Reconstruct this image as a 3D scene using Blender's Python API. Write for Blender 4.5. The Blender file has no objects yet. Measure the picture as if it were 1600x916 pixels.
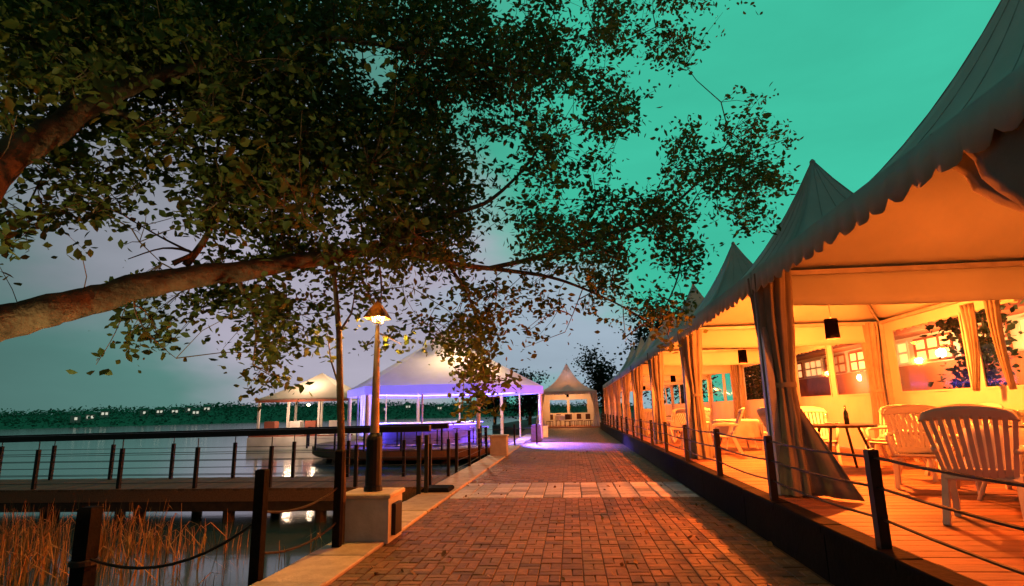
import bpy, math, random
import numpy as np
from mathutils import Vector, Matrix
random.seed(7); rng = np.random.default_rng(7)
S = bpy.context.scene
COL = S.collection
PI = math.pi
rad = math.radians

# ------------------------------------------------------------------ camera
YAW, PITCH, ROLL, FPX, CAMZ = rad(5.574), rad(11.612), rad(-1.2), 895.0, 1.5
def cam_axes():
    f = Vector((-math.sin(YAW)*math.cos(PITCH), math.cos(YAW)*math.cos(PITCH), math.sin(PITCH)))
    r = Vector((math.cos(YAW), math.sin(YAW), 0)); u = r.cross(f)
    return r*math.cos(ROLL)+u*math.sin(ROLL), -r*math.sin(ROLL)+u*math.cos(ROLL), f
CR, CU, CF = cam_axes()
cam_d = bpy.data.cameras.new('camera'); cam = bpy.data.objects.new('camera', cam_d); COL.objects.link(cam)
cam_d.sensor_width = 36; cam_d.lens = FPX/1600*36; cam_d.clip_start = 0.05; cam_d.clip_end = 3000
cam.matrix_world = Matrix(((CR.x, CU.x, -CF.x, 0), (CR.y, CU.y, -CF.y, 0), (CR.z, CU.z, -CF.z, CAMZ), (0, 0, 0, 1)))
S.camera = cam
def ray(px, py):
    return (CF*FPX + CR*(px-800) - CU*(py-458)).normalized()
def at(px, py, y):                       # a point of the world seen at a photo pixel, y metres ahead
    d = ray(px, py); t = y/d.y
    return Vector((d.x*t, y, CAMZ+d.z*t))

# ------------------------------------------------------------------ render / exposure
S.view_settings.view_transform = 'Standard'; S.view_settings.look = 'None'
S.view_settings.exposure = 0.0; S.view_settings.gamma = 1.0
S.cycles.use_denoising = True
S.cycles.max_bounces = 8; S.cycles.diffuse_bounces = 4; S.cycles.transparent_max_bounces = 12
S.cycles.sample_clamp_indirect = 6.0
S.cycles.caustics_reflective = False; S.cycles.caustics_refractive = False

# ------------------------------------------------------------------ world: dusk sky, teal with a lavender cloud bank
W = bpy.data.worlds.new('World'); S.world = W; W.use_nodes = True
nt = W.node_tree; N = nt.nodes; L = nt.links; N.clear()
def nd(t, **k):
    n = N.new(t)
    for a, b in k.items(): setattr(n, a, b)
    return n
tc = nd('ShaderNodeTexCoord')
def dotw(v, lo, hi):
    d = nd('ShaderNodeVectorMath', operation='DOT_PRODUCT'); L.new(warp.outputs[0], d.inputs[0]); d.inputs[1].default_value = v
    m = nd('ShaderNodeMapRange', interpolation_type='SMOOTHSTEP'); L.new(d.outputs['Value'], m.inputs[0])
    m.inputs[1].default_value = lo; m.inputs[2].default_value = hi
    return m.outputs[0]
noi = nd('ShaderNodeTexNoise'); noi.inputs['Scale'].default_value = 2.2; noi.inputs['Detail'].default_value = 5
mp = nd('ShaderNodeMapping'); mp.inputs['Scale'].default_value = (1, 1, 2.6)
L.new(tc.outputs['Generated'], mp.inputs[0]); L.new(mp.outputs[0], noi.inputs['Vector'])
sub = nd('ShaderNodeVectorMath', operation='SUBTRACT'); L.new(noi.outputs['Color'], sub.inputs[0]); sub.inputs[1].default_value = (.5, .5, .5)
warp = nd('ShaderNodeVectorMath', operation='MULTIPLY_ADD'); L.new(sub.outputs[0], warp.inputs[0]); warp.inputs[1].default_value = (.11, .11, .11)
L.new(tc.outputs['Generated'], warp.inputs[2])
def mixc(f, a, b):
    m = nd('ShaderNodeMix', data_type='RGBA')
    L.new(f, m.inputs[0])
    for s, i in ((a, 6), (b, 7)):
        if isinstance(s, tuple): m.inputs[i].default_value = s+(1,)
        else: L.new(s, m.inputs[i])
    return m.outputs[2]
w_bright = dotw(tuple(CR), -.34, .16)
c0 = mixc(w_bright, (.098, .25, .225), (.052, .53, .355))
w_lav = dotw(tuple(ray(250, 250)), .95, .992)
c1 = mixc(w_lav, c0, (.29, .305, .36))
w_lav2 = dotw(tuple(ray(575, 480)), .948, .99)
c1 = mixc(w_lav2, c1, (.42, .395, .49))
w_lav3 = dotw(tuple(ray(860, 610)), .975, .998)
c1 = mixc(w_lav3, c1, (.34, .43, .52))
# night is falling: the sky fades overhead and behind, away from the afterglow
w_glow = dotw((math.sin(rad(8))*.94, math.cos(rad(8))*.94, .34), .30, .78)
c2 = mixc(w_glow, (.052, .105, .094), c1)
sky = nd('ShaderNodeTexSky', sky_type='NISHITA', sun_disc=False)
sky.sun_elevation = rad(1.0); sky.sun_rotation = rad(-30); sky.ozone_density = 3
add = nd('ShaderNodeVectorMath', operation='MULTIPLY_ADD'); L.new(sky.outputs[0], add.inputs[0]); add.inputs[1].default_value = (.0008,)*3
L.new(c2, add.inputs[2])
cn = nd('ShaderNodeTexNoise'); cn.inputs['Scale'].default_value = 3.1; cn.inputs['Detail'].default_value = 7; cn.inputs['Roughness'].default_value = .55
cm = nd('ShaderNodeMapping'); cm.inputs['Scale'].default_value = (1, 1, 3.2); L.new(warp.outputs[0], cm.inputs[0]); L.new(cm.outputs[0], cn.inputs['Vector'])
cr_ = nd('ShaderNodeMapRange'); cr_.inputs[1].default_value = .3; cr_.inputs[2].default_value = .7; cr_.inputs[3].default_value = .91; cr_.inputs[4].default_value = 1.07
L.new(cn.outputs[0], cr_.inputs[0])
cx_ = nd('ShaderNodeVectorMath', operation='SCALE'); L.new(add.outputs[0], cx_.inputs[0]); L.new(cr_.outputs[0], cx_.inputs['Scale'])
bg = nd('ShaderNodeBackground'); L.new(cx_.outputs[0], bg.inputs[0]); bg.inputs[1].default_value = 1.0
wo = nd('ShaderNodeOutputWorld'); L.new(bg.outputs[0], wo.inputs[0])

# ------------------------------------------------------------------ materials
WARM = (1.0, .155, .015)        # sodium-orange tent lamps
LAMP = (1.0, .44, .075)         # street lantern
BLUE = (.12, .075, 1.0)          # bar LEDs
def mat(name, col, rough=.7, col2=None, scale=8, bump=0, bscale=40, metal=0, rand=None, stretch=None, spec=.3, detail=4):
    m = bpy.data.materials.new(name); m.use_nodes = True
    t = m.node_tree; b = t.nodes['Principled BSDF']
    b.inputs['Roughness'].default_value = rough; b.inputs['Metallic'].default_value = metal
    b.inputs['Specular IOR Level'].default_value = spec
    co = t.nodes.new('ShaderNodeTexCoord'); src = co.outputs['Object']
    if stretch:
        q = t.nodes.new('ShaderNodeMapping'); q.inputs['Scale'].default_value = stretch
        t.links.new(src, q.inputs[0]); src = q.outputs[0]
    n = t.nodes.new('ShaderNodeTexNoise'); n.inputs['Scale'].default_value = scale; n.inputs['Detail'].default_value = detail
    t.links.new(src, n.inputs['Vector'])
    c2 = col2 or tuple(x*.72 for x in col)
    mx = t.nodes.new('ShaderNodeMix'); mx.data_type = 'RGBA'
    mr = t.nodes.new('ShaderNodeMapRange'); mr.inputs[1].default_value = .32; mr.inputs[2].default_value = .68
    t.links.new(n.outputs[0], mr.inputs[0]); t.links.new(mr.outputs[0], mx.inputs[0])
    mx.inputs[6].default_value = tuple(col)+(1,); mx.inputs[7].default_value = tuple(c2)+(1,)
    out = mx.outputs[2]
    if rand:                              # per-piece variation: brick, plank, leaf
        g = t.nodes.new('ShaderNodeNewGeometry'); oi = t.nodes.new('ShaderNodeObjectInfo')
        a = t.nodes.new('ShaderNodeMath'); a.operation = 'ADD'; t.links.new(g.outputs['Random Per Island'], a.inputs[0]); t.links.new(oi.outputs['Random'], a.inputs[1])
        fr = t.nodes.new('ShaderNodeMath'); fr.operation = 'FRACT'; t.links.new(a.outputs[0], fr.inputs[0])
        rp = t.nodes.new('ShaderNodeValToRGB'); rp.color_ramp.interpolation = 'LINEAR'
        el = rp.color_ramp.elements
        while len(el) < len(rand): el.new(.5)
        for i, c in enumerate(rand):
            el[i].position = i/(len(rand)-1); el[i].color = tuple(c)+(1,)
        t.links.new(fr.outputs[0], rp.inputs[0])
        m2 = t.nodes.new('ShaderNodeMix'); m2.data_type = 'RGBA'; m2.blend_type = 'MULTIPLY'; m2.inputs[0].default_value = 1
        t.links.new(out, m2.inputs[6]); t.links.new(rp.outputs[0], m2.inputs[7]); out = m2.outputs[2]
    t.links.new(out, b.inputs['Base Color'])
    if bump:
        n2 = t.nodes.new('ShaderNodeTexNoise'); n2.inputs['Scale'].default_value = bscale; n2.inputs['Detail'].default_value = 5
        t.links.new(src, n2.inputs['Vector'])
        bp = t.nodes.new('ShaderNodeBump'); bp.inputs['Strength'].default_value = bump; bp.inputs['Distance'].default_value = .02
        t.links.new(n2.outputs[0], bp.inputs['Height']); t.links.new(bp.outputs[0], b.inputs['Normal'])
    return m
def emit(name, col, s):
    m = bpy.data.materials.new(name); m.use_nodes = True
    b = m.node_tree.nodes['Principled BSDF']; b.inputs['Base Color'].default_value = tuple(col)+(1,)
    b.inputs['Emission Color'].default_value = tuple(col)+(1,); b.inputs['Emission Strength'].default_value = s
    return m
def clear(name, tint, gloss=.12):
    m = bpy.data.materials.new(name); m.use_nodes = True; t = m.node_tree; t.nodes.clear()
    o = t.nodes.new('ShaderNodeOutputMaterial'); a = t.nodes.new('ShaderNodeBsdfTransparent'); a.inputs[0].default_value = tuple(tint)+(1,)
    g = t.nodes.new('ShaderNodeBsdfGlossy'); g.inputs['Roughness'].default_value = .06
    x = t.nodes.new('ShaderNodeMixShader'); x.inputs[0].default_value = gloss
    t.links.new(a.outputs[0], x.inputs[1]); t.links.new(g.outputs[0], x.inputs[2]); t.links.new(x.outputs[0], o.inputs[0])
    return m
M = dict(
    brick=mat('brick', (.26, .14, .05), .6, (.16, .08, .03), 14, .4, 60, rand=[(.45, .42, .42), (1, .9, .85), (.7, .8, .85), (1.25, 1.08, .9), (.6, .55, .5)]),
    sand=mat('joint_sand', (.11, .075, .045), .95, None, 30),
    stone=mat('pale_stone', (.58, .48, .34), .7, (.42, .34, .24), 6, .4, 30, rand=[(.75, .75, .75), (1, 1, 1), (1.1, 1.05, 1)]),
    paver=mat('grey_paver', (.60, .62, .66), .7, (.42, .43, .46), 9, .4, 40, rand=[(.42, .42, .46), (1, 1, 1), (.6, .6, .64), (1.25, 1.2, 1.15)]),
    concrete=mat('concrete', (.50, .51, .46), .85, (.39, .39, .35), 5, .3, 25),
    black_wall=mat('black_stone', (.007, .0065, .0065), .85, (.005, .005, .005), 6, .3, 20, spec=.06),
    black_metal=mat('black_metal', (.007, .007, .007), .5, None, 10, metal=0),
    cable=mat('steel_cable', (.05, .05, .05), .45, None, 10),
    plank=mat('deck_wood', (.30, .15, .08), .6, (.2, .095, .05), 3, .3, 25, rand=[(.6, .6, .6), (1, 1, 1), (1.25, 1.1, 1)], stretch=(2, 14, 14)),
    pier_wood=mat('pier_wood', (.17, .105, .06), .8, (.1, .06, .035), 3, .4, 25, rand=[(.7, .7, .7), (1, 1, 1), (1.2, 1.1, 1)], stretch=(14, 2, 14)),
    dark_wood=mat('dark_wood', (.05, .032, .02), .8, (.025, .017, .012), 6, .4, 30),
    canvas=mat('white_canvas', (.45, .50, .475), .75, (.40, .445, .42), 1.6, .35, 3.5, spec=.2),
    curtain=mat('curtain_cloth', (.27, .25, .225), .85, (.20, .19, .165), 3, .15, 30, spec=.1),
    frame=mat('tent_frame', (.45, .44, .43), .4, None, 5, metal=.3),
    plastic=mat('white_plastic', (.66, .64, .60), .42, (.60, .58, .54), 5, 0, spec=.4),
    cloth=mat('table_cloth', (.78, .76, .72), .8, None, 4),
    dark_table=mat('dark_table', (.03, .022, .018), .45, None, 8),
    bark=mat('bark', (.19, .125, .07), .9, (.07, .045, .027), 5, 1.0, 22, stretch=(1, 1, 1), spec=.1),
    leaf=mat('leaf', (.11, .135, .03), .6, (.07, .10, .022), 2, rand=[(.5, .7, .5), (1, 1, 1), (1.3, 1.05, .7), (.8, 1, .8)], spec=.25),
    dark_leaf=mat('dark_leaf', (.035, .05, .03), .7, (.02, .032, .02), 2, rand=[(.6, .6, .6), (1, 1, 1)], spec=.1),
    far_leaf=mat('far_leaf', (.085, .30, .20), .9, (.07, .25, .17), .05, rand=[(.6, .7, .7), (1, 1, 1)], spec=0),
    reed=mat('reed', (.44, .29, .12), .8, (.24, .14, .06), 4, rand=[(.5, .5, .4), (1, 1, 1), (1.2, .8, .6)], spec=.1),
    tarred=mat('tarred_wood', (.018, .013, .011), .85, (.01, .008, .007), 6, .4, 30, spec=.05),
    dry_leaf=mat('dry_leaf', (.42, .26, .10), .7, (.28, .15, .06), 4, rand=[(.5, .5, .5), (1, 1, 1)]),
    bottle_glass=mat('bottle_glass', (.01, .03, .012), .15, None, 4, spec=.6),
    blue_band=emit('emissive_blue_band', (.24, .19, 1), .85), blue_panel=emit('emissive_blue_panel', (.42, .34, 1), 1.0),  # blue light on eave band and wall panels put in as their own emission
    soil=mat('bank_soil', (.045, .033, .024), .95, (.025, .02, .015), 3, .6, 12),
    ground=mat('ground', (.06, .05, .045), .9, (.04, .035, .03), 2, .3, 10),
    water=None, lamp_glass=emit('lit_glass', LAMP, 4800), bulb=emit('lit_bulb', (1, .38, .08), 25), led=emit('blue_led', (.22, .15, 1.0), 11),
    lamp_green=mat('lamp_metal', (.05, .04, .03), .5, None, 8, metal=.2),
    lamp_pole=mat('lamp_pole_paint', (.55, .42, .22), .5, (.42, .31, .16), 8),
    redbrown=mat('red_brown_wall', (.28, .07, .035), .8, (.16, .05, .035), 1.2),
    grey_roof=mat('roof_cloth', (.66, .64, .62), .8, (.5, .48, .47), 2),
    lit_window=emit('lit_window', (1, .55, .2), 1.1), lit_white=emit('lit_globe', (1, .78, .5), 12), far_light=emit('far_light', (1, .92, .75), .6),
    pane=clear('clear_sheet', (.93, .93, .93), .05), pale_wall=mat('pale_wall', (.55, .5, .46), .8, None, 1),
    shade=mat('lamp_shade', (.004, .003, .003), .9, None, 8, spec=0), blue_cloth=mat('blue_cloth', (.30, .30, .75), .8, None, 5),
    yellow=mat('yellow_paint', (.75, .55, .04), .5, None, 5), dark_chair=mat('dark_chair', (.06, .025, .02), .6, None, 5),
)
def glow_cloth(name, col, tr=.45):
    m = mat(name, col, .8, tuple(x*.85 for x in col), 2); t = m.node_tree; b = t.nodes['Principled BSDF']; o = t.nodes['Material Output']
    tl = t.nodes.new('ShaderNodeBsdfTranslucent'); tl.inputs[0].default_value = tuple(col)+(1,)
    x = t.nodes.new('ShaderNodeMixShader'); x.inputs[0].default_value = tr
    t.links.new(b.outputs[0], x.inputs[1]); t.links.new(tl.outputs[0], x.inputs[2]); t.links.new(x.outputs[0], o.inputs[0])
    return m
M['glow_roof'] = glow_cloth('thin_roof_cloth', (.70, .67, .60), .26); M['dim_roof'] = glow_cloth('far_roof_cloth', (.66, .62, .66), .10); M['peach'] = glow_cloth('peach_roof', (.80, .66, .54))
def amber_mat():
    m = mat('amber_lantern_roof', (.09, .05, .02), .5, None, 8); t = m.node_tree; b = t.nodes['Principled BSDF']; o = t.nodes['Material Output']
    tl = t.nodes.new('ShaderNodeBsdfTranslucent'); tl.inputs[0].default_value = (.0011, .0005, .00012, 1)
    x = t.nodes.new('ShaderNodeMixShader'); x.inputs[0].default_value = .5
    t.links.new(b.outputs[0], x.inputs[1]); t.links.new(tl.outputs[0], x.inputs[2]); t.links.new(x.outputs[0], o.inputs[0])
    return m
M['amber'] = amber_mat()
def water_mat():
    m = mat('lake_water', (.05, .105, .098), .12, (.045, .095, .09), .05, spec=.5)
    t = m.node_tree; b = t.nodes['Principled BSDF']; b.inputs['IOR'].default_value = 1.8
    co = t.nodes.new('ShaderNodeTexCoord'); mp_ = t.nodes.new('ShaderNodeMapping'); mp_.inputs['Scale'].default_value = (.5, 1.3, 1)
    t.links.new(co.outputs['Object'], mp_.inputs[0])
    n = t.nodes.new('ShaderNodeTexNoise'); n.inputs['Scale'].default_value = 2.5; n.inputs['Detail'].default_value = 3
    t.links.new(mp_.outputs[0], n.inputs['Vector'])
    bp = t.nodes.new('ShaderNodeBump'); bp.inputs['Strength'].default_value = .05; bp.inputs['Distance'].default_value = .05
    t.links.new(n.outputs[0], bp.inputs['Height']); t.links.new(bp.outputs[0], b.inputs['Normal'])
    return m
M['water'] = water_mat()
# canvas seen from inside is double sided by nature; leaves let a little light through
for k in ('leaf', 'dark_leaf'):
    t = M[k].node_tree; b = t.nodes['Principled BSDF']; o = t.nodes['Material Output']
    tl = t.nodes.new('ShaderNodeBsdfTranslucent'); src = b.inputs['Base Color'].links[0].from_socket; t.links.new(src, tl.inputs[0])
    x = t.nodes.new('ShaderNodeMixShader'); x.inputs[0].default_value = .4
    t.links.new(b.outputs[0], x.inputs[1]); t.links.new(tl.outputs[0], x.inputs[2]); t.links.new(x.outputs[0], o.inputs[0])

# ------------------------------------------------------------------ mesh helper
class MB:
    def __init__(s): s.v = []; s.f = []
    def add(s, vs, fs):
        o = len(s.v); s.v += [tuple(p) for p in vs]; s.f += [tuple(i+o for i in f) for f in fs]; return s
    def box(s, c, d, R=None, taper=1.0, bev=0.0):
        x, y, z = d[0]/2, d[1]/2, d[2]/2
        if bev:
            vs = []
            for zz, k in ((-z, 0), (z-bev, 0), (z, bev)):
                for a, b in ((-1, -1), (1, -1), (1, 1), (-1, 1)): vs.append((a*(x-k), b*(y-k), zz))
            fs = [(3, 2, 1, 0), (8, 9, 10, 11)]
            for l in (0, 4):
                for i in range(4): fs.append((l+i, l+(i+1) % 4, l+4+(i+1) % 4, l+4+i))
        else:
            vs = [(a*x*(taper if k > 0 else 1), b*y*(taper if k > 0 else 1), k*z) for k in (-1, 1) for a, b in ((-1, -1), (1, -1), (1, 1), (-1, 1))]
            fs = [(3, 2, 1, 0), (4, 5, 6, 7), (0, 1, 5, 4), (1, 2, 6, 5), (2, 3, 7, 6), (3, 0, 4, 7)]
        c = Vector(c)
        vs = [(R @ Vector(p) if R else Vector(p))+c for p in vs]
        return s.add(vs, fs)
    def bar(s, a, b, w, h):                      # box along a-b, w horizontal, h vertical
        a, b = Vector(a), Vector(b); d = b-a; ln = d.length; d.normalize()
        up = Vector((0, 0, 1)) if abs(d.z) < .95 else Vector((0, 1, 0))
        sx = d.cross(up).normalized(); sz = sx.cross(d)
        R = Matrix((sx, d, sz)).transposed()
        return s.box((a+b)/2, (w, ln, h), R)
    def tube(s, pts, rs, n=8, cap=True):
        pts = [Vector(p) for p in pts]
        if not isinstance(rs, (list, tuple)): rs = [rs]*len(pts)
        ref = None; rings = []
        for i, p in enumerate(pts):
            t = (pts[min(i+1, len(pts)-1)]-pts[max(i-1, 0)]).normalized()
            if ref is None:
                ref = Vector((0, 0, 1)) if abs(t.z) < .9 else Vector((1, 0, 0))
            u = (ref-t*ref.dot(t)).normalized(); w = t.cross(u); ref = u
            rings.append([p+(u*math.cos(2*PI*k/n)+w*math.sin(2*PI*k/n))*rs[i] for k in range(n)])
        vs = [q for r in rings for q in r]; fs = []
        for i in range(len(pts)-1):
            for k in range(n): fs.append((i*n+k, i*n+(k+1) % n, (i+1)*n+(k+1) % n, (i+1)*n+k))
        if cap: fs.append(tuple(range(n-1, -1, -1))); fs.append(tuple((len(pts)-1)*n+k for k in range(n)))
        return s.add(vs, fs)
    def lathe(s, c, prof, n=16, a0=0.0):         # prof [(r, z)]
        c = Vector(c); vs = []; fs = []
        for r, z in prof:
            for k in range(n): vs.append(c+Vector((r*math.cos(a0+2*PI*k/n), r*math.sin(a0+2*PI*k/n), z)))
        for i in range(len(prof)-1):
            for k in range(n): fs.append((i*n+k, i*n+(k+1) % n, (i+1)*n+(k+1) % n, (i+1)*n+k))
        return s.add(vs, fs)
    def grid(s, nu, nv, fn):
        vs = [fn(i/nu, j/nv) for j in range(nv+1) for i in range(nu+1)]; w = nu+1
        return s.add(vs, [(j*w+i, j*w+i+1, (j+1)*w+i+1, (j+1)*w+i) for j in range(nv) for i in range(nu)])
    def mesh(s, name, m, smooth=False):
        me = bpy.data.meshes.new(name); me.from_pydata(s.v, [], s.f); me.update()
        if m: me.materials.append(M[m] if isinstance(m, str) else m)
        if smooth: me.polygons.foreach_set('use_smooth', [True]*len(me.polygons))
        return me
    def build(s, name, m, parent=None, smooth=False, loc=None, bevel=0):
        return link(name, s.mesh(name, m, smooth), parent, loc, bevel)
def link(name, me, parent=None, loc=None, bevel=0):
    o = bpy.data.objects.new(name, me); COL.objects.link(o)
    if parent: o.parent = parent
    if loc: o.location = loc
    if bevel:
        b = o.modifiers.new('bevel', 'BEVEL'); b.width = bevel; b.segments = 2; b.limit_method = 'ANGLE'
    return o
def tag(o, label=None, cat=None, group=None, kind=None):
    if label: o['label'] = label
    if cat: o['category'] = cat
    if group: o['group'] = group
    if kind: o['kind'] = kind
    return o
def thing(name, label, cat, loc=(0, 0, 0), rz=0, group=None):
    o = bpy.data.objects.new(name, None); COL.objects.link(o); o.location = loc; o.rotation_euler = (0, 0, rz); o.empty_display_size = .2
    return tag(o, label, cat, group)
def copy_tree(o, parent=None):
    c = o.copy(); COL.objects.link(c)
    if parent: c.parent = parent
    for ch in list(o.children): copy_tree(ch, c)
    return c
def point(name, loc, power, col, r=.05, parent=None, kind='POINT'):
    l = bpy.data.lights.new(name, kind); l.energy = power; l.color = col; l.shadow_soft_size = r
    o = bpy.data.objects.new(name, l); COL.objects.link(o); o.location = loc
    if parent: o.parent = parent
    return o
def noise2(x, y, s=0):
    return (math.sin(x*1.7+s)+math.sin(y*2.3+1.3*s)+math.sin(x*.9-y*1.1+2.1*s)+math.sin(x*3.1+y*2.7+s*.7)*.5)/3.5

# ================================================================== SETTING
WZ = -.70                                   # lake level
def sheet(name, m, pts, z, kind='structure'):
    o = MB().add([(x, y, z) for x, y in pts], [tuple(range(len(pts)))]).build(name, m); o['kind'] = kind; return o
sheet('water', 'water', [(-2500, -200), (200, -200), (200, 300), (900, 2500), (-2500, 2500)], WZ)
# land: right of the quay wall, beyond the promenade it bends left
land = [(-2.95, -60), (1500, -60), (1500, 1500), (40, 1500), (-6, 200), (-9, 66), (-4, 50), (-3.2, 34), (-2.95, 30)]
g = MB(); n = len(land)
g.add([(x, y, -.06) for x, y in land]+[(x, y, -2.2) for x, y in land], [tuple(range(n))]+[(i, i+n, (i+1) % n+n, (i+1) % n) for i in range(n)])
tag(g.build('ground', 'ground'), kind='structure')
# reed bank sloping into the water at the left of the quay
def bank(u, v):
    x = -9.5+6.7*u; y = -3+12.5*v
    h = -1.0+.62*max(0, u-.45)**1.2*1.9-.7*max(0, v-.7)+.06*noise2(x*2, y*2)
    return (x, y, h)
tag(MB().grid(24, 30, bank).build('bank', 'soil', smooth=True), kind='structure')

# the brick path with its pieces
X0, X1 = -2.24, 2.13
path = MB().add([(X0-.02, -8, -.022), (X1+.05, -8, -.022), (X1+.05, 60, -.022), (X0-.02, 60, -.022)], [(0, 1, 2, 3)]).build('path', 'sand')
path['kind'] = 'structure'
BW = .208
def brick_mb(l, w, h=.06):
    return MB().box((0, 0, -h/2), (l, w, h), bev=.005)
bm_me = brick_mb(BW-.009, BW/2-.009).mesh('brick', 'brick')
spots = []
nx = int((X1-X0)/BW)
for j in range(int(58/BW)):
    y = -3+j*BW
    if y > 56: break
    if 10.55 < y+BW/2 < 12.55: continue
    for i in range(nx):
        x = X0+BW*(i+.5)
        for k in (-1, 1):
            if (i+j) % 2: spots.append((x, y+BW/2+k*BW/4, 0))
            else: spots.append((x+k*BW/4, y+BW/2, 1))
def vis(x, y, z=0):
    v = Vector((x, y, z-CAMZ)); d = v.dot(CF)
    if d < .1: return False
    return abs(v.dot(CR)/d*FPX) < 830 and abs(v.dot(CU)/d*FPX) < 480
order = sorted(range(len(spots)), key=lambda i: spots[i][1]**2+spots[i][0]**2)
order = [i for i in order if vis(spots[i][0], spots[i][1])][:300]
near = set(order)
rest = MB()
for i, (x, y, r) in enumerate(spots):
    dz = random.uniform(-.005, .003); a = r*PI/2+random.uniform(-.02, .02)
    tl = (random.uniform(-.010, .010), random.uniform(-.008, .008))
    if i in near:
        o = link('brick', bm_me, path, (x, y, dz)); o.rotation_euler = (tl[0], tl[1], a)
    elif y < 22:
        R = Matrix.Rotation(a, 3, 'Z')@Matrix.Rotation(tl[0], 3, 'X')
        rest.box((x, y, dz-.03), (BW-.009, BW/2-.009, .06), R, bev=.005)
    else:
        R = Matrix.Rotation(a, 3, 'Z')
        l, w = BW/2-.005, BW/4-.005
        rest.add([R@Vector((sx*l, sy*w, 0))+Vector((x, y, dz)) for sx, sy in ((-1, -1), (1, -1), (1, 1), (-1, 1))], [(0, 1, 2, 3)])
o = rest.build('bricks', 'brick', path); o['kind'] = 'stuff'
lp = []
for k in range(150):
    y = 3.5+random.random()**1.6*18; x = X0+random.random()**(1.7)*(X1-X0)
    lp.append((x, y, .012+random.random()*.012))
FALLEN = np.array(lp)
# pale paver band across the path
band = MB().add([(X0-.02, 10.52, -.016), (X1+.05, 10.52, -.016), (X1+.05, 12.58, -.016), (X0-.02, 12.58, -.016)], [(0, 1, 2, 3)]).build('paved_band', 'sand')
band['kind'] = 'structure'
pw = (X1-X0)/13
pv = MB().box((0, 0, -.03), (pw-.018, .32, .06), bev=.01).mesh('paving_stone', 'paver')
for j in range(6):
    for i in range(13):
        o = link('paving_stone', pv, band, (X0+pw*(i+.5), 10.55+.338*(j+.5), .004+random.uniform(-.004, .006)))
        o.rotation_euler = (random.uniform(-.01, .01), random.uniform(-.01, .01), random.uniform(-.015, .015))
# stone border at the quay edge
bd = MB().box((-2.58, 16, -.5), (.66, 46, .88)).build('quay_edge', 'concrete'); bd['kind'] = 'structure'
yy = -4.0
while yy < 36:
    ln = random.uniform(.75, 1.0)
    o = MB().box((0, 0, 0), (.64+random.uniform(-.012, .012), ln-.015, .10), bev=.012).build('border_stone', 'stone', bd, loc=(-2.575, yy+ln/2, -.02+random.uniform(-.006, .006)))
    yy += ln

# low black wall and raised terrace deck on the right
wall = thing('low_wall', 'low black wall along the right edge of the brick path', 'wall')
ww = MB(); yy = -4.0
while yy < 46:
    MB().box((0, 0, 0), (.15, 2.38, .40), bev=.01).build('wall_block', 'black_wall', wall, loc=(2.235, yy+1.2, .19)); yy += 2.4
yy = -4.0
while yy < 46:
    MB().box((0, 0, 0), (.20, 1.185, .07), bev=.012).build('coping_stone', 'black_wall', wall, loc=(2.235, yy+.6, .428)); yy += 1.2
DZ = .45
deck = MB().box((6.9, 20, .19), (9.1, 50, .36)).build('terrace_floor', 'ground'); deck['kind'] = 'structure'
pl = MB().box((0, 0, 0), (5.4, .172, .06), bev=.006).mesh('plank', 'plank')
for k in range(270):
    y = -3.5+.18*k
    if y > 45: break
    o = link('plank', pl, deck, (2.36+2.7, y, DZ-.03+random.uniform(-.004, .002)))

# cable fence on the wall
fence = thing('cable_fence', 'black post and cable fence on the low wall by the tents', 'fence')
ys = [-2.3, 0, 2.3, 4.72, 7.05, 9.45, 12.0, 14.5, 17.0, 19.5, 22, 24.5, 27, 29.5, 32, 34.5, 37, 39.5, 42, 44.5]
for y in ys:
    MB().box((2.23, y, DZ+.34), (.075, .075, .74), bev=.008).build('post', 'black_metal', fence)
for z in (DZ+.22, DZ+.44, DZ+.655):
    pts = []
    for a, b in zip(ys, ys[1:]):
        for t in (0, .25, .5, .75): pts.append((2.23, a+(b-a)*t, z-.025*4*t*(1-t)))
    pts.append((2.23, ys[-1], z))
    MB().tube(pts, .011, 6).build('cable', 'black_metal', fence)

# ================================================================== MARQUEE TENTS
TX0, TX1, TY0, TL = 2.40, 6.60, 2.35, 5.2
EZ, AZ = 3.20, 5.75
def roof_mesh(x0, x1, y0, y1, ez, az, nseg=14, k=.42):
    cx, cy = (x0+x1)/2, (y0+y1)/2
    b = MB(); cs = [(x0, y0), (x1, y0), (x1, y1), (x0, y1)]
    for i in range(4):
        p, q = cs[i], cs[(i+1) % 4]
        def fn(u, v):
            ex, ey = p[0]+(q[0]-p[0])*u, p[1]+(q[1]-p[1])*u
            r = 1-v*.985
            z = ez+(az-ez)*(k*v+(1-k)*v**2.7)
            sag = -.10*math.sin(PI*u)*(1-v)*v*2
            return (cx+(ex-cx)*r, cy+(ey-cy)*r, z+sag)
        b.grid(8, nseg, fn)
    return b
def valance(b, p, q, z, drop=.23, scal=.07, step=.27, off=0):
    p, q = Vector(p), Vector(q); ln = (q-p).length; n = max(1, round(ln/step)); m = 6
    d = (q-p).normalized(); nrm = d.cross(Vector((0, 0, 1)))
    pts = []
    for i in range(n*m+1):
        t = i/(n*m); ph = (i % m)/m
        lo = drop+scal*abs(math.sin(PI*(i/m)))**.6
        w = .012*math.sin(i*1.3)+.008*math.sin(i*.37)
        base = p.lerp(q, t)+nrm*off
        pts.append((base+Vector((0, 0, z)), base+nrm*w*.4+Vector((0, 0, z-lo*.5)), base+nrm*w+Vector((0, 0, z-lo))))
    vs = [a for t3 in pts for a in t3]
    fs = []
    for i in range(len(pts)-1):
        for k in range(2): fs.append((i*3+k, (i+1)*3+k, (i+1)*3+k+1, i*3+k+1))
    b.add(vs, fs)
def solid(o, t=.006):
    s = o.modifiers.new('cloth', 'SOLIDIFY'); s.thickness = t; return o
HT = TL/2
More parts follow.
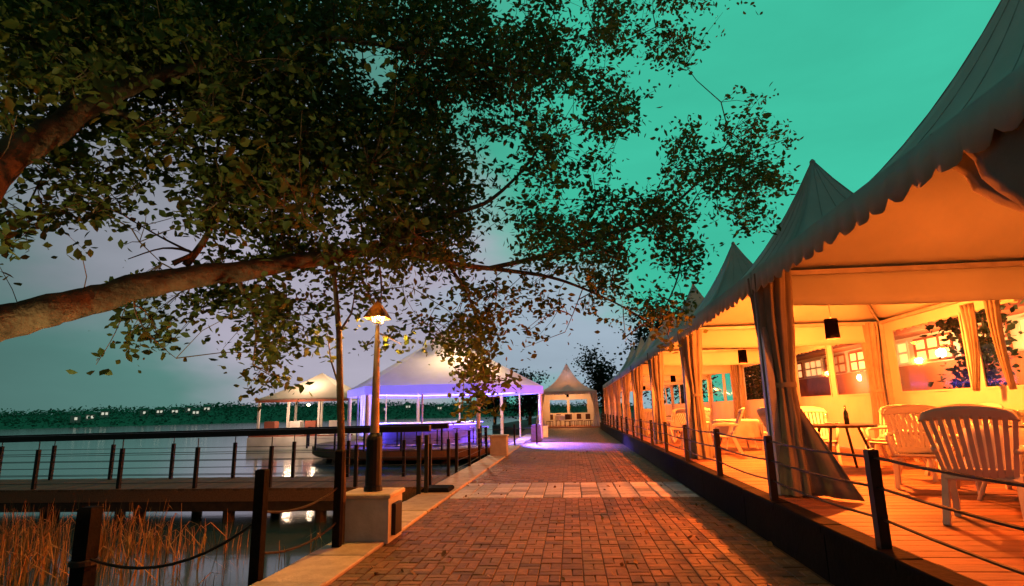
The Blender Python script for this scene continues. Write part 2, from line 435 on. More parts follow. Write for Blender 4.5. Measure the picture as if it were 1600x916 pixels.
def make_tent(label, cy, group='row of white pagoda marquee tents'):
    hx = (TX1-TX0)/2; cx = (TX0+TX1)/2
    t = thing('marquee_tent', label, 'tent', (cx, cy, DZ), 0, group)
    z0 = EZ-DZ; za = AZ-DZ; g = .02
    solid(roof_mesh(-hx, hx, -HT+g, HT-g, z0, za).build('roof', 'canvas', t, smooth=True), .008)
    sm = MB()
    for i in range(4):
        p, q = [(-hx, -HT), (hx, -HT), (hx, HT), (-hx, HT)][i], [(hx, -HT), (hx, HT), (-hx, HT), (-hx, -HT)][i]
        for u in (.02, .26, .5, .74, .98):
            pts = []
            for v in [k/12 for k in range(13)]:
                rr = 1-v*.985; ex, ey = p[0]+(q[0]-p[0])*u, p[1]+(q[1]-p[1])*u
                pts.append((ex*rr, ey*rr, z0+(za-z0)*(.42*v+.58*v**2.7)-.10*math.sin(PI*u)*(1-v)*v*2+.004))
            sm.tube(pts, .006, 5, cap=False)
    sm.build('seam', 'canvas', t, smooth=True)
    MB().lathe((0, 0, za-.06), [(.05, 0), (.05, .10), (.02, .14), (.001, .15)], 10).build('finial', 'frame', t)
    for p, q in (((-hx, -HT+g, 0), (-hx, HT-g, 0)), ((hx, HT-g, 0), (hx, -HT+g, 0))):
        b = MB(); valance(b, p, q, z0+.01, off=-.0); solid(b.build('valance', 'canvas', t, smooth=True), .004)
    for sy in (-1, 1):                        # plain fabric bands across the tent between two bays
        def fn(u, v, sy=sy):
            x = -hx+.06+(2*hx-.12)*u
            return (x, sy*(HT-.05)+.012*math.sin(u*37)*v, z0-.03-.40*v-.05*math.sin(PI*u)*v)
        solid(MB().grid(30, 4, fn).build('header_band', 'canvas', t, smooth=True), .004)
    for sx in (-1, 1):
        for sy in (-1, 1):
            MB().box((sx*(hx-.07), sy*(HT-.08), z0/2), (.08, .08, z0)).build('leg', 'frame', t)
        MB().bar((sx*(hx-.07), -HT+.12, z0-.045), (sx*(hx-.07), HT-.12, z0-.045), .06, .06).build('beam', 'frame', t)
    for sy in (-1, 1):
        MB().bar((-hx+.11, sy*(HT-.09), z0-.05), (hx-.11, sy*(HT-.09), z0-.05), .06, .06).build('beam', 'frame', t)
    for sx in (-1, 1):                        # hip rafters
        for sy in (-1, 1):
            pts = []
            for v in (0, .15, .3, .5, .75, .97):
                r = 1-v*.985
                pts.append((sx*(hx-.06)*r, sy*(HT-.07)*r, z0+(za-z0)*(.42*v+.58*v**2.7)-.05))
            MB().tube(pts, .018, 6).build('rafter', 'frame', t)
    # canvas back wall with two clear windows
    X = hx-.02; wz0, wz1 = 1.25, 2.50
    wins = [(-HT+.30, -.22), (.10, HT-.42)]
    b = MB()
    def panel(y0, y1, a, c):
        def fn(u, v): return (X+.010*math.sin(u*(y1-y0)*6+a), y0+(y1-y0)*u, a+(c-a)*v)
        b.grid(max(2, int((y1-y0)*6)), 3, fn)
    panel(-HT+.06, HT-.06, .02, wz0); panel(-HT+.06, HT-.06, wz1, z0-.02)
    panel(-HT+.06, wins[0][0], wz0, wz1); panel(wins[0][1], wins[1][0], wz0, wz1); panel(wins[1][1], HT-.06, wz0, wz1)
    bw = solid(b.build('back_wall', 'canvas', t), .006)
    for y0, y1 in wins:
        w = MB()
        for a, c in (((y0, wz0), (y1, wz0)), ((y1, wz0), (y1, wz1)), ((y1, wz1), (y0, wz1)), ((y0, wz1), (y0, wz0))):
            w.bar((X-.014, a[0], a[1]), (X-.014, c[0], c[1]), .02, .035)
        wo_ = w.build('window', 'canvas', bw)
        MB().add([(X-.004, y0, wz0), (X-.004, y1, wz0), (X-.004, y1, wz1), (X-.004, y0, wz1)], [(0, 1, 2, 3)]).build('pane', 'pane', bw)
    return t
t_labels = ['nearest white marquee with its roof cut off by the top right corner',
            'second marquee from the front, a tall peak rising just behind the nearest roof',
            'third marquee from the front, its smaller peak beside the dark leaves',
            'fourth marquee from the front, past the third peak',
            'fifth marquee in the row, seen mostly as narrow orange opening',
            'sixth marquee in the row, purple tinted and narrow',
            'seventh marquee in the row, next to last',
            'farthest marquee at the end of the row near the lone tent']
tents = []
for k in range(8):
    cy = TY0+TL*(k+.5)
    if k == 0: tents.append(make_tent(t_labels[0], cy))
    else:
        c = copy_tree(tents[0]); c.location.y = cy; c['label'] = t_labels[k]; tents.append(c)
# pendant lamps from the peaks
def make_pendant(label, loc):
    t = thing('pendant_lamp', label, 'lamp', loc, 0, 'pendant lamps under the marquee peaks')
    MB().tube([(0, 0, .36), (0, 0, 5.6-2.58)], .006, 5).build('cord', 'black_metal', t)
    solid(MB().lathe((0, 0, 0), [(.112, 0), (.102, .34)], 20).build('lamp_shade', 'shade', t, smooth=True), .006)
    b = MB()
    for k in range(3):
        a = k*2*PI/3; b.tube([(.09*math.cos(a), .09*math.sin(a), .32), (0, 0, .36)], .004, 4)
    b.build('bracket', 'black_metal', t)
    MB().lathe((0, 0, .02), [(.002, 0), (.03, .02), (.04, .06), (.03, .1), (.015, .14)], 12).build('bulb', 'bulb', t, smooth=True)
    return t
PW = [360, 2300, 1800, 850, 750, 650, 560, 560]
pend = None
for k in range(8):
    cy = TY0+TL*(k+.5); loc = ((TX0+TX1)/2-.05, cy, 2.58)
    lab = 'dark cylindrical pendant lamp hanging under marquee %s' % ['nearest the camera', 'number two, in clear view', 'number three', 'number four', 'number five', 'number six', 'number seven', 'number eight at the far end'][k]
    if pend is None: pend = make_pendant(lab, loc); p_ = pend
    else:
        p_ = copy_tree(pend); p_.location = loc; p_['label'] = lab
    point('tent_light', (loc[0], loc[1], 2.52), PW[k], WARM, .07)
    point('tent_light_up', (loc[0], loc[1], 2.98), PW[k]*.05, WARM, .07)

# gathered curtains at the front legs
def curtain(label, y, prof, group='gathered front curtains of the marquees', x=2.60, flare=None, back=False, name='curtain'):
    t = thing(name, label, 'curtain', (x, y, DZ), 0, group)
    b = MB(); n = 72; m = 22; ph = random.uniform(0, 6)
    for j in range(m+1):
        v = j/m; z = prof[-1][0]
        for (za, *pa), (zb, *pb) in zip(prof, prof[1:]):
            if zb <= 1-v <= za or za <= 1-v <= zb: pass
        # prof: (v, rx, ry, ox, oy)
        for A, B in zip(prof, prof[1:]):
            if A[0] <= v <= B[0]:
                f = (v-A[0])/(B[0]-A[0]); f = f*f*(3-2*f)
                rx, ry, ox, oy = [A[i]+(B[i]-A[i])*f for i in range(1, 5)]
        for k in range(n):
            a = 2*PI*k/n
            w = 1+.14*math.sin(a*9+ph+.5*math.sin(v*4))+.08*math.sin(a*17+ph*2+v*3)
            b.v.append((ox+rx*w*math.cos(a), oy+ry*w*math.sin(a), (EZ-DZ-.06)*(1-v)+.012))
    for j in range(m):
        for k in range(n): b.f.append((j*n+k, (j+1)*n+k, (j+1)*n+(k+1) % n, j*n+(k+1) % n))
    b.build('drape', 'curtain', t, smooth=True)
    v = .5
    tb = MB()
    # tie band round the waist
    for A, B in zip(prof, prof[1:]):
        if A[0] <= .52 <= B[0]:
            f = (.52-A[0])/(B[0]-A[0]); f = f*f*(3-2*f)
            rx, ry, ox, oy = [A[i]+(B[i]-A[i])*f for i in range(1, 5)]
    tb.add([(ox+rx*1.2*math.cos(a*PI/10), oy+ry*1.2*math.sin(a*PI/10), (EZ-DZ-.06)*.48+dz) for dz in (-.03, .03) for a in range(20)],
           [(k, (k+1) % 20, 20+(k+1) % 20, 20+k) for k in range(20)])
    tb.build('tie', 'curtain', t, smooth=True)
    if flare:
        (fx, fy) = flare
        def fn(u, v):
            top = Vector((.02, -.10+.2*u, 1.42)); bot = Vector((.02+(fx-.02)*u, -.05+(fy+.05)*u, .02))
            p = top.lerp(bot, v); p.x += .03*math.sin(u*16+v)*v; p.y += .03*math.cos(u*13)*v
            return p
        solid(MB().grid(24, 12, fn).build('loose_panel', 'curtain', t, smooth=True), .006)
    return t
std = [(0, .21, .36, .02, 0), (.22, .19, .27, .02, 0), (.52, .12, .16, .04, 0), (.72, .15, .20, .04, -.02), (1, .20, .24, .06, -.05)]
wide = [(0, .10, 1.15, -.08, .15), (.10, .12, 1.0, -.06, .12), (.3, .2, .62, 0, .12), (.52, .15, .25, .05, .05), (1, .2, .28, .05, 0)]
curtain('wide dark drape swept back at the top right corner', TY0+.02, wide)
cl = ['large pleated grey brown curtain in front of the second marquee leg',
      'second gathered curtain along the fence, grey beside the orange opening',
      'third gathered curtain along the fence', 'fourth gathered curtain along the fence', 'fifth gathered curtain along the fence, purple tinted',
      'sixth gathered curtain along the fence', 'seventh gathered curtain along the fence', 'last gathered curtain at the far end of the row']
for k in range(1, 9):
    curtain(cl[k-1], TY0+TL*k-.02, std, flare=(.52, -.75) if k == 1 else (.35, -.3) if k == 2 else None)
bl = ['slim orange drape tied at the back leg between first and second marquee', 'orange drape gathered at the back leg between second and third marquee',
      'narrow orange drape at the back leg between third and fourth marquee', 'narrow orange drape at the back leg between fourth and fifth marquee']
for k in range(1, 5):
    curtain(bl[k-1], TY0+TL*k, [(0, .14, .22, 0, 0), (.5, .11, .15, 0, 0), (1, .14, .2, 0, 0)], group='drapes at the back legs', x=6.33)
# swagged yellow drape inside the second bay
sw = thing('curtain', 'bright yellow drapes parted in front of the right rear window', 'curtain', (6.25, 9.3, DZ))
for s in (-1, 1):
    def fn(u, v, s=s):
        wv = .30*(1-.75*v); return (.03*math.sin(u*20), s*(.10+wv*u+.02+.22*v*v), 2.55-1.35*v)
    solid(MB().grid(24, 10, fn).build('drape', 'curtain', sw, smooth=True), .005)

# ------------------------------------------------------------------ furniture
def make_chair(label, loc, rz, group='white slatted plastic armchairs on the terrace'):
    t = thing('plastic_chair', label, 'chair', loc, rz, group)     # seat faces +y
    def s(u, v):
        return (-.25+.5*u, -.22+.48*v, .40-.03*math.sin(PI*v)+.02*v)
    solid(MB().grid(6, 8, s).build('seat', 'plastic', t, smooth=True), .025)
    for sx in (-1, 1):
        MB().bar((sx*.26, .24, 0), (sx*.25, .20, .40), .05, .045).build('leg', 'plastic', t)
        MB().bar((sx*.27, -.34, 0), (sx*.25, -.16, .42), .05, .05).build('leg', 'plastic', t)
        MB().tube([(sx*.25, .22, .38), (sx*.29, .24, .60), (sx*.30, .16, .635), (sx*.31, -.10, .64), (sx*.28, -.30, .63)], [.022, .024, .03, .032, .026], 8).build('armrest', 'plastic', t, smooth=True)
    def back(z):                                    # recline and curve
        return -.20-.27*(z-.40)/.6
    n = 11
    for i in range(n):
        f = (i-(n-1)/2)/((n-1)/2)
        wb, wt = .24, .315
        zt = .93-.03*f*f
        pts = [(f*wb, back(.40)+.045*(f*f)-.02, .40), (f*(wb+wt)/2, back(.66)+.05*f*f-.03, .66), (f*wt, back(zt)+.055*f*f-.03, zt)]
        b = MB()
        for a, c in zip(pts, pts[1:]): b.bar(a, c, .037, .016)
        b.build('slat', 'plastic', t)
    def top(u, v):
        f = 2*u-1; z = .90+.11*v-.05*f*f*(.4+.6*v)
        return (f*.35*(1-.10*v*f*f), back(z)+.055*f*f-.03, z)
    solid(MB().grid(14, 3, top).build('top_rail', 'plastic', t, smooth=True), .024)
    def low(u, v):
        f = 2*u-1; z = .40+.07*v
        return (f*.262, back(z)+.045*f*f-.02, z)
    solid(MB().grid(10, 2, low).build('lower_rail', 'plastic', t, smooth=True), .026)
    return t
def make_table(label, loc, rz=0, top='dark_table', r=.55, h=.72, cloth=False, group=None):
    t = thing('cafe_table', label, 'table', loc, rz, group)
    if cloth:
        def fn(u, v):
            a = 2*PI*u; rr = r*min(1, v*1.6); z = h
            if v > .62:
                f = (v-.62)/.38; rr = r*(1.0+.05*f)+.03*f*math.sin(a*9); z = h-.42*f
            return (rr*math.cos(a), rr*math.sin(a), z)
        MB().grid(54, 14, fn).build('tablecloth', 'cloth', t, smooth=True)
    else:
        MB().lathe((0, 0, 0), [(.001, h-.04), (r, h-.04), (r+.005, h-.02), (r, h), (.001, h)], 28).build('tabletop', top, t)
    for k in range(4):
        a = PI/4+k*PI/2
        MB().tube([(.42*r*math.cos(a)/.55*1.25, .42*r*math.sin(a)/.55*1.25, 0), (.30*math.cos(a), .30*math.sin(a), h-.05)], .022, 8).build('leg', top if not cloth else 'plastic', t)
    return t
# first: the chair right at the fence
c0 = make_chair('white slatted armchair nearest the fence, its back turned to the path', (3.62, 5.72, DZ), rad(-38))
chairs = [
 ('wide armchair just left of the nearest slatted one, bright fronted', (4.35, 8.0, DZ), rad(150)),
 ('armchair at the far side of the cloth covered table, first bay', (5.75, 6.55, DZ), rad(75)),
 ('armchair against the back wall, left of the yellow drapes', (5.9, 9.6, DZ), rad(95)),
 ('armchair against the back wall, under the parted yellow drapes', (5.95, 8.6, DZ), rad(80)),
 ('armchair behind the nearest slatted back, at the rear of bay two', (5.0, 8.9, DZ), rad(200)),
 ('armchair left of the dark bare table', (3.55, 9.9, DZ), rad(-80)),
 ('armchair behind the dark bare table', (4.4, 11.2, DZ), rad(175)),
 ('armchair at back wall of bay two, left corner', (5.7, 11.4, DZ), rad(120)),
 ('armchair in the third bay facing the path', (3.5, 14.1, DZ), rad(80)),
 ('armchair in the third bay turned away from the path', (4.9, 14.9, DZ), rad(60)),
 ('armchair in the third bay beside the second curtain', (3.3, 16.2, DZ), rad(-40)),
 ('armchair tucked between the cloth covered table and the back wall', (6.0, 7.6, DZ), rad(95)),
 ('armchair facing the cloth covered table from its far left', (4.9, 7.55, DZ), rad(170)),
 ('armchair near the back wall behind the bottle', (5.3, 10.4, DZ), rad(100)),
 ('pale armchair in the fourth bay by the fence', (3.15, 18.9, DZ), rad(30)),
 ('pale armchair in the fourth bay, deeper inside', (4.2, 20.4, DZ), rad(140)),
 ('pale armchair in the fifth bay close to the fence', (3.1, 24.2, DZ), rad(-10)),
]
for lab, loc, rz in chairs:
    c = copy_tree(c0); c.location = loc; c.rotation_euler.z = rz; c['label'] = lab
make_table('dark bare table standing behind the large front curtain', (4.35, 10.15, DZ))
make_table('round table under a bright white cloth at the right edge', (4.75, 6.55, DZ+.0), cloth=True, h=.78, r=.62)
make_table('round table under white cloth in the third bay', (4.1, 15.3, DZ), cloth=True)
make_table('round table under white cloth in the fourth bay', (3.9, 19.6, DZ), cloth=True)
make_table('small dark table far along in the fifth bay', (4.0, 25.0, DZ))

def tableware(x, y, z, n, tops):
    for i in range(n):
        a = random.uniform(0, 6.3); rr = random.uniform(.12, .36); p = (x+rr*math.cos(a), y+rr*math.sin(a), z)
        lab, kind = tops[i]
        if kind == 'glass':
            o = MB().lathe((0, 0, 0), [(.03, 0), (.03, .004), (.005, .01), (.005, .07), (.03, .10), (.034, .17), (.031, .17), (.027, .10)], 14).build('wine_glass', 'pane', loc=p, smooth=True); tag(o, lab, 'glass')
        elif kind == 'bottle':
            o = MB().lathe((0, 0, 0), [(.001, 0), (.037, 0), (.037, .18), (.014, .23), (.014, .30), (.001, .30)], 14).build('bottle', 'bottle_glass', loc=p, smooth=True); tag(o, lab, 'bottle')
        else:
            o = MB().lathe((0, 0, 0), [(.001, .004), (.08, .004), (.115, .018), (.118, .02), (.08, .0), (.001, 0)], 20).build('plate', 'cloth', loc=p, smooth=True); tag(o, lab, 'plate')
tableware(4.35, 10.15, DZ+.722, 3, [('dark green bottle on the dark bare table', 'bottle'), ('clear wine glass on the dark bare table', 'glass'), ('white plate on the dark bare table', 'plate')])
tableware(4.75, 6.55, DZ+.782, 3, [('dark bottle on the bright white cloth at the right edge', 'bottle'), ('wine glass on the bright white cloth at the right edge', 'glass'), ('white plate on the bright white cloth at the right edge', 'plate')])
# ================================================================== RESTAURANT BEHIND THE TENTS
rb = thing('restaurant_building', 'red brown low building with lit windows seen through the tent windows', 'building', (12.5, 18, 0))
MB().box((1.5, 0, 1.42), (3, 52, 2.84)).build('wall', 'redbrown', rb)
MB().box((1.62, 0, 3.4), (2.7, 52, 1.1)).build('upper_wall', 'pale_wall', rb)
MB().box((1.4, 0, 4.05), (4.2, 53, .3)).build('roof', 'redbrown', rb)
for k in range(20):
    y = -24.5+2.55*k
    f = MB()
    for dy in (-1.05, -.35, .35, 1.05): f.bar((.24, y+dy, 2.95), (.24, y+dy, 3.75), .06, .07)
    for z in (2.95, 3.35, 3.75): f.bar((.235, y-1.05, z), (.235, y+1.05, z), .06, .07)
    w = f.build('window', 'redbrown' if k % 3 else 'pale_wall', rb)
    if k % 4 != 2:
        MB().add([(.262, y-1.02, 2.97), (.262, y+1.02, 2.97), (.262, y+1.02, 3.73), (.262, y-1.02, 3.73)], [(3, 2, 1, 0)]).build('pane', 'lit_window', rb)
for i, (x, y, z) in enumerate([(11.6, 20.5, 3.1), (11.7, 16.4, 2.5), (11.6, 13.6, 3.2), (11.8, 26.5, 2.6)]):
    t = thing('wall_lantern', ['globe lantern on the restaurant wall by the left rear window', 'globe lantern low on the red brown wall', 'globe lantern on the right behind yellow drapes', 'globe lantern glowing by the leg behind the main curtain'][i], 'lantern', (x+.75, y, z), 0, 'glowing globe lanterns on the restaurant')
    MB().lathe((0, 0, 0), [(.001, -.16), (.11, -.12), (.16, 0), (.11, .12), (.001, .16)], 14).build('globe', 'lit_white', t, smooth=True)
    point('wall_light', (x-.35, y, z), 900, (1, .40, .10), .1)
    MB().tube([(0, 0, .15), (0, 0, .26), (.14, 0, .28)], .015, 6).build('bracket', 'black_metal', t)

# ================================================================== PIER AND RAILINGS
pier = thing('pier', 'brown timber pier running left over the lake', 'pier')
PX0, PX1, PY0, PY1 = -17.0, -2.92, 12.15, 14.35
pk = MB().box((0, 0, 0), (.148, PY1-PY0, .05), bev=.006).mesh('plank', 'pier_wood')
k = 0; x = PX0
while x < PX1-.1:
    o = link('plank', pk, pier, (x+.08, (PY0+PY1)/2, -.025+random.uniform(-.004, .003))); x += .157
for y in (PY0+.05, (PY0+PY1)/2, PY1-.05):
    MB().bar((PX0, y, -.16), (PX1, y, -.16), .10, .22).build('beam', 'pier_wood', pier)
for y in (PY0+.1, PY1-.1):
    MB().bar((PX0, y, -.37), (PX1, y, -.37), .16, .20).build('beam', 'dark_wood', pier)
for i in range(7):
    for y in (PY0+.15, PY1-.2):
        xx = -15.6+2.05*i+(.1 if y > 13 else 0)
        MB().tube([(xx, y, -2.0), (xx, y, -.26)], .12, 10).build('pile', 'dark_wood', pier)
def railing(label, posts, zt, h=.90, hand=True, ncab=5, hz=None, r=.03, caps=True):
    t = thing('railing', label, 'railing')
    for (x, y) in posts:
        MB().box((x, y, h/2-.02), (.07, .07, h+.04), bev=.006).build('post', 'black_metal', t)
        if hand: MB().tube([(x, y, h), (x, y, h+.19)], .012, 6).build('pin', 'black_metal', t)
    a, c = Vector((*posts[0], 0)), Vector((*posts[-1], 0))
    for i in range(ncab):
        z = h*(i+.7)/(ncab+.4)
        pts = [(p[0], p[1], z) for p in posts]
        MB().tube(pts, .007, 5).build('cable', 'cable', t)
    if hand:
        MB().bar((a.x, a.y, hz[0]), (c.x, c.y, hz[1]), .16, .12).build('handrail', 'dark_wood' if False else 'black_metal', t)
    return t
def lerp_posts(a, b, xs):
    return [(x, a[1]+(b[1]-a[1])*(x-a[0])/(b[0]-a[0])) for x in xs]
railing('black railing with thick dark handrail along the near edge of the pier',
        lerp_posts((-14.2, 12.25), (-2.85, 12.25), [-16.2, -14.1, -12.02, -9.98, -8.2, -6.5, -4.6, -3.0]), 1, h=.86, hz=(1.06, 1.17))
railing('thinner black cable railing along the far edge of the pier',
        lerp_posts((-14.2, 14.1), (-2.85, 14.1), [-16.6, -14.9, -13.4, -11.75, -10.1, -8.45, -6.9, -5.5, -4.1, -3.0]), 1, h=.86, hz=(1.06, 1.17))
railing('two black posts with cables at the quay edge beside the pier entrance', [(-2.88, 10.9), (-2.76, 11.0)], 1, h=1.08, hand=False)
railing('black cable railing on the promenade edge past the pier', [(-2.9, 14.6), (-2.86, 16.2), (-2.9, 18.2), (-2.9, 19.7)], 1, h=.98, hand=False)
railing('black cable railing around the round bar platform', [(-7.0+6.35*math.cos(a), 30.0+6.35*math.sin(a)) for a in [rad(x) for x in (195, 210, 225, 240, 255, 270, 285, 300, 315, 328)]], 1, h=.92, hand=False, ncab=3)
# rope barrier along the reeds
rp = thing('rope_barrier', 'dark timber posts with sagging ropes between reeds and stone border', 'barrier')
rps = [(-2.97, 5.45), (-2.72, 6.72)]
for (x, y), h, w in zip(rps, (1.0, 1.09), (.095, .085)):
    MB().box((x, y, h/2-.35), (w, w, h+.7), bev=.012).build('post', 'tarred', rp)
    
def sag(a, b, s, n=10): 
    a, b = Vector(a), Vector(b); return [a.lerp(b, i/n)-Vector((0, 0, 4*s*(i/n)*(1-i/n))) for i in range(n+1)]
MB().tube(sag((-2.97, 5.45, .62), (-2.72, 6.72, .68), .10), .012, 6).build('rope', 'dark_wood', rp)
MB().tube(sag((-2.97, 5.45, .25), (-2.72, 6.72, .30), .10), .012, 6).build('rope', 'dark_wood', rp)
MB().tube(sag((-4.6, 5.4, .2), (-2.97, 5.45, .55), .22), .014, 6).build('rope', 'dark_wood', rp)
mp_o = thing('mooring_pile', 'thick dark mooring pile standing among the reeds', 'pile', (-4.75, 5.5, -1.6))
MB().box((0, 0, 1.13), (.15, .15, 2.26), bev=.02).build('shaft', 'tarred', mp_o)
MB().lathe((0, 0, 1.75), [(.105, -.03), (.125, -.02), (.125, .02), (.105, .03)], 16).build('rope_ring', 'dark_wood', mp_o)
sp = MB().box((-2.60, 11.28, .05), (.52, .55, .12), bev=.03).build('stone_step', 'black_wall'); tag(sp, 'low dark stone slab at the quay edge beside the pier entrance', 'slab')
cb = thing('concrete_block', 'square concrete block on the promenade edge past the pier', 'block', (-2.52, 20.2, .03))
MB().box((0, 0, .31), (.56, .56, .62), bev=.03).build('body', 'concrete', cb)
MB().box((0, 0, .645), (.62, .62, .05), bev=.015).build('cap', 'concrete', cb)

# reeds
def reeds():
    V = []; F = []
    for k in range(6500):
        y = random.uniform(4.3, 10.2)
        x = random.uniform(-10.5, -3.15)
        if x > -5.6 and y > 5.8+1.6*random.random() and random.random() < .75: continue
        if x/y < -1.12: continue
        dens = .55+.45*noise2(x*1.6, y*1.3, 2)
        if x > -7.0: dens *= .5
        if x > -6.2: dens *= .45
        if random.random() > dens: continue
        h = random.uniform(.35, 1.0)*(.82 if x < -7.2 else .52 if random.random() < .85 else .8); w = random.uniform(.006, .013)
        lean = Vector((random.gauss(0, .06), random.gauss(0, .05), 0)); z0 = WZ-.1
        a = random.uniform(0, PI); s = Vector((math.cos(a), math.sin(a), 0))*w
        o = len(V)
        for j, t in enumerate((0, .5, 1)):
            p = Vector((x, y, z0+(h+.1)*t))+lean*h*t*t*1.5
            ss = s*(1-.75*t)
            V.append(p-ss); V.append(p+ss)
        F.append((o, o+1, o+3, o+2)); F.append((o+2, o+3, o+5, o+4))
        if random.random() < .25:                    # a bent blade
            o = len(V); b = Vector((x, y, z0+h*.45)); d = Vector((random.gauss(0, .2), random.gauss(0, .15), .3)).normalized()
            e = b+d*.45; f = e+Vector((d.x, d.y, -.3))*.25
            for p, ww in ((b, .008), (e, .008), (f, .002)):
                V.append(p-s.normalized()*ww); V.append(p+s.normalized()*ww)
            F.append((o, o+1, o+3, o+2)); F.append((o+2, o+3, o+5, o+4))
    b = MB(); b.v = [tuple(v) for v in V]; b.f = F
    tag(b.build('reeds', 'reed'), 'orange lit dry reeds standing in the shallows at lower left', 'reeds', kind='stuff')
reeds()

# ================================================================== STREET LAMPS
def make_lamp(label, loc, group=None):
    t = thing('street_lamp', label, 'street lamp', loc, 0, group)
    MB().box((0, 0, .255), (.58, .56, .51), bev=.012).build('base_block', 'concrete', t)
    MB().box((0, 0, .535), (.64, .62, .05), bev=.015).build('cap_slab', 'stone', t)
    MB().box((.315, -.02, .25), (.05, .26, .36), bev=.008).build('junction_box', 'black_metal', t)
    MB().lathe((0, 0, .56), [(.115, 0), (.115, .05), (.10, .07), (.10, .62), (.085, .66), (.05, .70)], 14).build('pole_base', 'black_metal', t, smooth=False)
    MB().lathe((0, 0, 1.26), [(.058, 0), (.046, .6), (.034, 1.1), (.024, 1.38)], 12).build('pole', 'lamp_pole', t, smooth=True)
    hd = MB(); z = 2.66
    MB().box((0, 0, z+.01), (.062, .062, .02)).build('lantern_tray', 'lamp_pole', t)
    fr = MB()
    for sx in (-1, 1):
        for sy in (-1, 1): fr.bar((sx*.05, sy*.05, z+.01), (sx*.07, sy*.07, z+.15), .012, .012)
    for a, b in (((-1, -1), (1, -1)), ((1, -1), (1, 1)), ((1, 1), (-1, 1)), ((-1, 1), (-1, -1))):
        fr.bar((a[0]*.07, a[1]*.07, z+.15), (b[0]*.07, b[1]*.07, z+.15), .012, .012)
    fo = fr.build('lantern_frame', 'lamp_pole', t)
    gl = MB()
    for i in range(4):
        a, b = [(-1, -1), (1, -1), (1, 1), (-1, 1)][i], [(-1, -1), (1, -1), (1, 1), (-1, 1)][(i+1) % 4]
        MB().add([(a[0]*.046, a[1]*.046, z+.022), (b[0]*.046, b[1]*.046, z+.022), (b[0]*.064, b[1]*.064, z+.145), (a[0]*.064, a[1]*.064, z+.145)], [(0, 1, 2, 3)]).build('glass_pane', 'pane', fo)
    MB().lathe((0, 0, z+.075), [(.012, 0), (.035, .01), (.048, .045), (.035, .085), (.004, .10)], 12).build('bulb', 'lamp_glass', t, smooth=True)
    MB().lathe((0, 0, z+.235), [(.205, -.165), (.20, -.15), (.115, -.04), (.035, .05), (.018, .09), (.001, .10)], 4, PI/4).build('lantern_roof', 'amber', t)
    return t
lamp = make_lamp('lit lantern street lamp on a concrete block at the quay edge', (-2.50, 7.27, .0))

# ================================================================== BAR PAVILION WITH BLUE LIGHT
HC = Vector((-7.0, 31.6, 0)); HR = 5.5
bp = thing('bar_pavilion', 'large white hexagonal pavilion with blue lit eaves over the round bar', 'pavilion', tuple(HC))
hexv = [(HR*math.cos(k*PI/3), HR*math.sin(k*PI/3)) for k in range(6)]
for k in range(6):
    p, q = hexv[k], hexv[(k+1) % 6]
    def fn(u, v):
        ex, ey = p[0]+(q[0]-p[0])*u, p[1]+(q[1]-p[1])*u
        return (ex*(1-v*.99), ey*(1-v*.99), 2.78+3.05*(.92*v+.08*v*v)-.02*math.sin(PI*u)*math.sin(PI*v))
    MB().grid(6, 8, fn).build('roof_panel', 'glow_roof', bp, smooth=True)
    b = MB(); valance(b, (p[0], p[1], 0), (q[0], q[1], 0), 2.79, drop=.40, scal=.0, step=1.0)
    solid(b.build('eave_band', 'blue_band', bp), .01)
    f = .955
    MB().bar((p[0]*f, p[1]*f, 2.55), (q[0]*f, q[1]*f, 2.55), .05, .05).build('light_strip', 'led', bp)
    MB().tube([(p[0]*.97, p[1]*.97, 0), (p[0]*.97, p[1]*.97, 2.7)], .10, 12).build('column', 'grey_roof', bp)
    m_ = ((p[0]+q[0])/2*.97, (p[1]+q[1])/2*.97)
    if k != 5: MB().tube([(m_[0], m_[1], 0), (m_[0], m_[1], 2.72)], .05, 10).build('column', 'grey_roof', bp)
MB().lathe((0, 0, -.5), [(.001, .0), (6.6, .0), (6.75, .1), (6.75, .44), (6.6, .5), (.001, .5)], 48).build('platform', 'pier_wood', bp)
MB().lathe((0, 0, 5.5), [(.08, 0), (.08, .2), (.001, .3)], 8).build('finial', 'grey_roof', bp)
for a in range(14):
    aa = a*2*PI/14
    MB().tube([(5.9*math.cos(aa), 5.9*math.sin(aa), -2), (5.9*math.cos(aa), 5.9*math.sin(aa), -.45)], .14, 8).build('pile', 'dark_wood', bp)
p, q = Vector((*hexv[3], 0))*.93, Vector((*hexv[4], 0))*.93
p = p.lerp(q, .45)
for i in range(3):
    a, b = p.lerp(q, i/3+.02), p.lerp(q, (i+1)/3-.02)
    MB().bar((a.x, a.y, 1.45), (b.x, b.y, 1.45), .06, 2.1).build('wall_panel', 'blue_panel', bp)  # panel's own glow stands in for blue light falling on it
bc = thing('bar_counter', 'round bar counter with a white top lit blue from below', 'bar counter', (-7.2, 29.3, .0))
MB().lathe((0, 0, 0), [(2.35, .05), (2.3, .95)], 48).build('front', 'blue_cloth', bc, smooth=True)
MB().lathe((0, 0, .95), [(1.7, 0), (2.7, 0), (2.72, .03), (2.7, .06), (1.7, .06), (1.7, 0)], 48).build('counter_top', 'canvas', bc)
MB().lathe((0, 0, .90), [(2.42, 0), (2.46, 0), (2.46, .03), (2.42, .03)], 48).build('light_strip', 'led', bc)
stool = None
